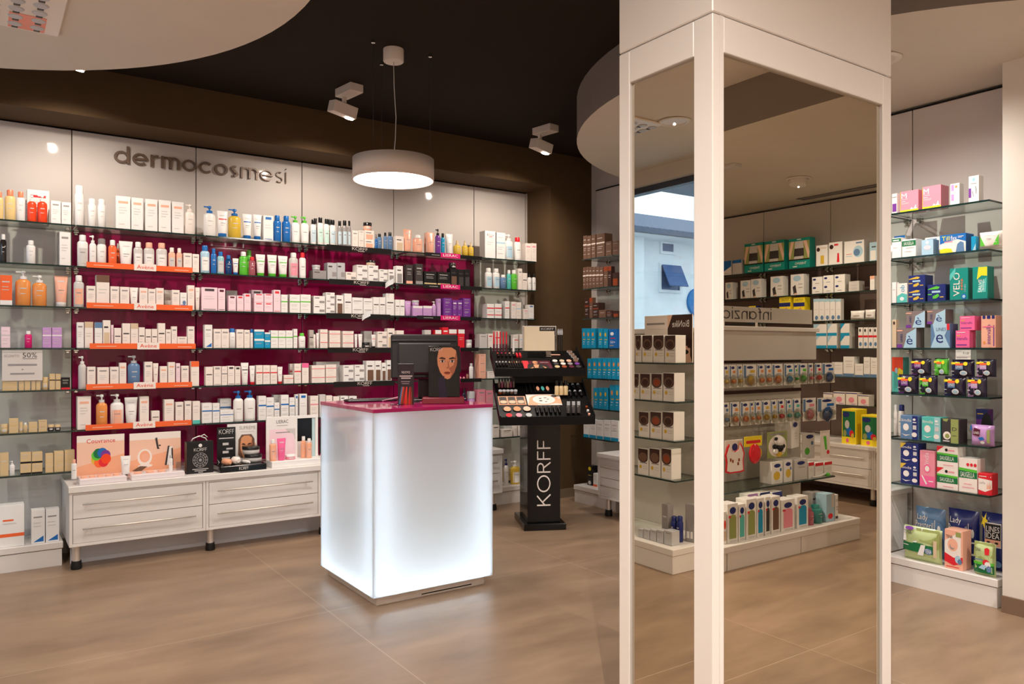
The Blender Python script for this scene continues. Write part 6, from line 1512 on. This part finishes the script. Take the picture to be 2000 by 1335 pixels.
row(GL, .425, 'glass shelf, nursery gondola', ";".join([
    "1513 1535 902 c:" + CH + "e,.55,.36,.3,.2,y|e,.2,.62,.1,.08,S|r,.2,.1,.7,.13,l:w:y*white carton with yellow disc", "1537 1553.5 899 c:" + CH + "e,.5,.4,.3,.2,y|e,.2,.62,.1,.08,S:w:y*white carton with yellow disc and hang tab",
    "1557.5 1583 897 c:" + CH + "e,.5,.3,.3,.2,l|r,.2,.6,.7,.63,g:l:w*grey milky carton", "1585 1596 903 c:H:w:r;1598 1614 904 c:H:w:r;1616 1631 902 c:H:w:r"]), 'cartons on the nursery gondola shelf', dep=.12)
sp_ = GL.at(1612, 681, -.02)
tag(MB().tube([(0, 0, .008), (.08, .01, .01), (.16, 0, .02)], .007, mat('w'), 10).lathe([(.02, 0), (.022, .01), (.012, .02)], mat('n'), 16, Matrix.Translation((.18, 0, .002))).build('baby_spoon', None, (sp_.x - .1, gs - .012 - .012, .425)), 'white baby spoon with green bowl at the edge of the gondola shelf', 'spoon')
tag(put(product('c', .15, .2, .12, [CH + 'r,.2,.5,.6,.52,l|r,.2,.4,.6,.42,l|r,.2,.3,.6,.32,l', 'w', 'y']), (GF.at(1566, 681).x, 2 * PY - 3.36, .645), R(165), 'x', 'box', None), 'white teat carton hanging tilted above the gondola shelf', 'box')
WN = CH + 'r,.16,.1,.84,.62,@|e,.5,.62,.34,.1,@|r,.1,.03,.8,.06,l|r,.7,.64,.9,.7,r'
BB = Face('Y', 3.13, 180, 'R')
row(BB, .1505, 'base of the nursery gondola', ";".join([
    "1418.5 1425.5 1000 c:e,.5,.6,.3,.14,O|r,.1,.1,.9,.4,f:w:O*white box with orange baby picture"] + ["%s %s %s c:%s:w:%s*feeding bottle box with %s window" % (a, b_, yy, WN, c, CL[c][1]) for a, b_, yy, c in
    ((1427, 1447.5, 984, 'e'), (1449, 1462, 985, 'A'), (1464, 1484, 975, 'e'), (1485, 1498, 973, 't'), (1501, 1511, 971, 'K'), (1513, 1530, 970, 'h'), (1532, 1558.5, 976, 'x'), (1563, 1585, 970, 't'))] +
    ["1588 1600 994 b:~x:~x;1602 1618 988 b:~A:~A;1620 1636 965 c:T,.5,.5,.9,.95,u,baby|e,.5,.2,.3,.1,r|r,0,.5,.4,1,l:u:w*pale carton with red figure;1637.5 1643 966 c:k:w:K",
     "<1466 1486 965 c:H:w:V;<1490 1510 962 c:H:w:B;<1514 1534 961 c:H:w:B;<1590 1602 962 c:W:l:t;<1604 1616 962 c:W:l:t"]), 'feeding bottles on the base of the nursery gondola', dep=.085)

CART = 'medical_carton'
# ---------------------------------------------------------------- nursery wall goods (show in the wide mirror)
NW = Face('X', NF + .015, -90, 'R'); NN = 'nursery wall'
BELT = "r,0,.3,1,.9,e|g,1,.05,.3,.3,.9,.14,.9,0,.5|g,1,.95,.3,.74,.9,.9,.9,1,.5|g,l,.28,.6,.72,.6,.7,.9,.3,.9|g,l,.3,.3,.76,.3,.72,.4,.3,.4|g,K,.26,.4,.76,.4,.72,.66,.28,.66|r,0,.27,1,.31,k|t,.15,.12,.7,.2,w,THERMO|r,.6,.05,.8,.08,w|r,.4,.94,.6,.97,w"
row(NW, SHZ[0], 'top shelf, ' + NN, ";".join([
    "1413 1432 509 c:g,b,0,.6,1,.2,1,1,0,1|r,.2,.1,.7,.14,l:w:b*white box with blue sweep", "1434 1452 507 c:H:l:b"] + ["%s c:%s:T:w*teal box with black back belt" % (q, BELT) for q in ("1457 1494 474", "1496.5 1536 469", "1544.5 1586 464")] +
    ["1598 1621 478 c:r,.3,.1,.6,.5,y|e,.8,.8,.15,.1,j|r,.1,.84,.6,.88,f:w:y*white carton with yellow bottle", "1623 1650 472 c:g,r,.2,.1,.4,.1,.36,.5,.24,.5|e,.8,.8,.15,.1,j|r,.3,.84,.6,.92,r:w:r*white carton with red bottle",
     "1653 1693 469 c:e,.3,.5,.24,.26,u|e,.36,.46,.16,.16,S|r,.6,.4,.9,.42,r|r,.6,.3,.9,.33,u|r,.1,.86,.4,.92,S:w:u*wide white carton with blue device", "1703 1718 472 c:W:u:w"]), 'boxes on the top shelf, ' + NN)
SUP = "e,.5,.8,.3,.14,u|r,.08,.5,.4,.53,g|r,.08,.34,.4,.37,g|g,K,.5,.05,.76,.05,.84,.4,.62,.5|g,1,.5,0,.7,0,.7,.1,.5,.1"
row(NW, SHZ[1], 'second shelf, ' + NN, ";".join(["%s c:%s:w:K*white box with dark %s support" % (q, SUP, d_) for q, d_ in (("1420 1434 551", 'knee'), ("1449.5 1469 547", 'wrist'), ("1470 1490 544", 'hand'), ("1508.5 1533 539", 'elbow'), ("1548 1574 535", 'ankle'))] +
    ["1590 1610.5 540 c2:%sr,.3,.2,.7,.26,g:w:B" % 'e,.75,.7,.16,.12,B|', "1612 1632.5 537 c2:%sr,.3,.2,.7,.26,g:w:B" % 'e,.75,.7,.16,.12,B|', "1634 1655 535 c2:%sr,.3,.2,.7,.26,g:w:B" % 'e,.75,.7,.16,.12,B|', "1662 1683 548 c3:l:l:w", "1704 1713 538 c:H:w:q"]).replace(':w:B', ':w:B*white carton with dark logo'), 'boxes on the second shelf, ' + NN)
YB = "r,0,.62,1,.78,B|t,.15,.84,.85,.94,K,FUTURO|g,2,.2,0,.5,0,.6,.5,.3,.6|r,.7,.1,.95,.5,K"
row(NW, SHZ[2], 'third shelf, ' + NN, "1466 1480 597 c:H:B:Y;1490 1512 601 c:H:Y:v;1525.5 1548 580 c:%s:Y:B*yellow box with knee picture;1553.5 1576 580 c:%s:Y:B*yellow box with knee picture;" % (YB, YB) +
    ";".join("%s %s 583 c:r,0,.86,1,1,u|e,.4,.8,.25,.08,w|e,.4,.14,.3,.1,S|r,.2,.5,.7,.52,l:w:u*tall white carton with blue head" % (a, a + 10.3) for a in (1593, 1603.8, 1614.6, 1625.4, 1636.5)) + ";1662 1690 606 g:r,.2,.4,.7,.46,g:w:g;1692 1712 604 g:r,.2,.4,.7,.46,g:w:g", 'goods on the third shelf, ' + NN)
row(NW, SHZ[3], 'fourth shelf, ' + NN, "1593 1619 632 c2:r,0,0,1,.24,t|g,u,.5,1,1,1,1,.4:w:t;1620.5 1639 631 c2:r,0,0,1,.24,t|g,u,.5,1,1,1,1,.4:w:t;1646 1664 631 c2:r,0,0,1,.24,t|g,t,.5,1,1,1,1,.5:w:t;".replace(':w:t', ':w:t*white carton with turquoise foot') + ";".join("%s %s 639 c:r,0,.52,1,.62,r|e,.5,.2,.3,.1,S|e,.6,.86,.2,.08,K:w:r*slim white carton with red band" % (a, a + 9) for a in (1681, 1691, 1701, 1710.5)), 'cartons on the fourth shelf, ' + NN)
row(NW, SHZ[4], 'fifth shelf, ' + NN, "1629 1650.5 707 c:F:w:S;1651.5 1673 696 c:F:w:S;1674 1690.5 710 c:F:w:S;1691.5 1704 697 c:F:w:S;1705 1717.5 698 c:F:w:S", 'cartons on the fifth shelf, ' + NN)
row(NW, SHZ[5], 'sixth shelf, ' + NN, ";".join("%s c:r,0,.88,1,.95,B|e,.5,.4,.26,.22,x|r,.1,.06,.5,.12,V:c:x*white carton with pink picture" % q for q in ("1612 1630 767", "1632 1655 765", "1656.5 1679 766", "1680.5 1702 771")), 'cartons on the sixth shelf, ' + NN)
TOY = "r,.06,.2,.94,.94,N|r,0,0,1,.2,Y|e,.7,.84,.24,.08,B|e,.5,.36,.2,.12,b|e,.62,.56,.16,.12,l|e,.3,.3,.16,.1,r|e,.24,.24,.1,.07,y|e,.78,.3,.12,.1,e|e,.6,.1,.1,.06,i"
TF = Face('X', CNX + .05, -90, 'R')
for i, (a, c, yt_) in enumerate(((1649, 1677, 799), (1687, 1722, 811))):
    A, B = TF.at(a, 681), TF.at(c, 681); w = (A - B).length; m = (A + B) / 2; hh = TF.at((a + c) / 2, yt_).z - .512
    b = MB().box(-w / 2, 0, 0, w / 2, .17, hh, mat('Y', .4), .002); decals(b, TOY, -w / 2, 0, w, hh, flat(0))
    tag(b.build('toy_box', None, (m.x, m.y, .512), R(-90)), ('yellow and green toy box with robot picture, nearer the gondola', 'yellow and green toy box with car picture, nearer the mirror edge')[i] + ', on the nursery worktop', 'toy box')
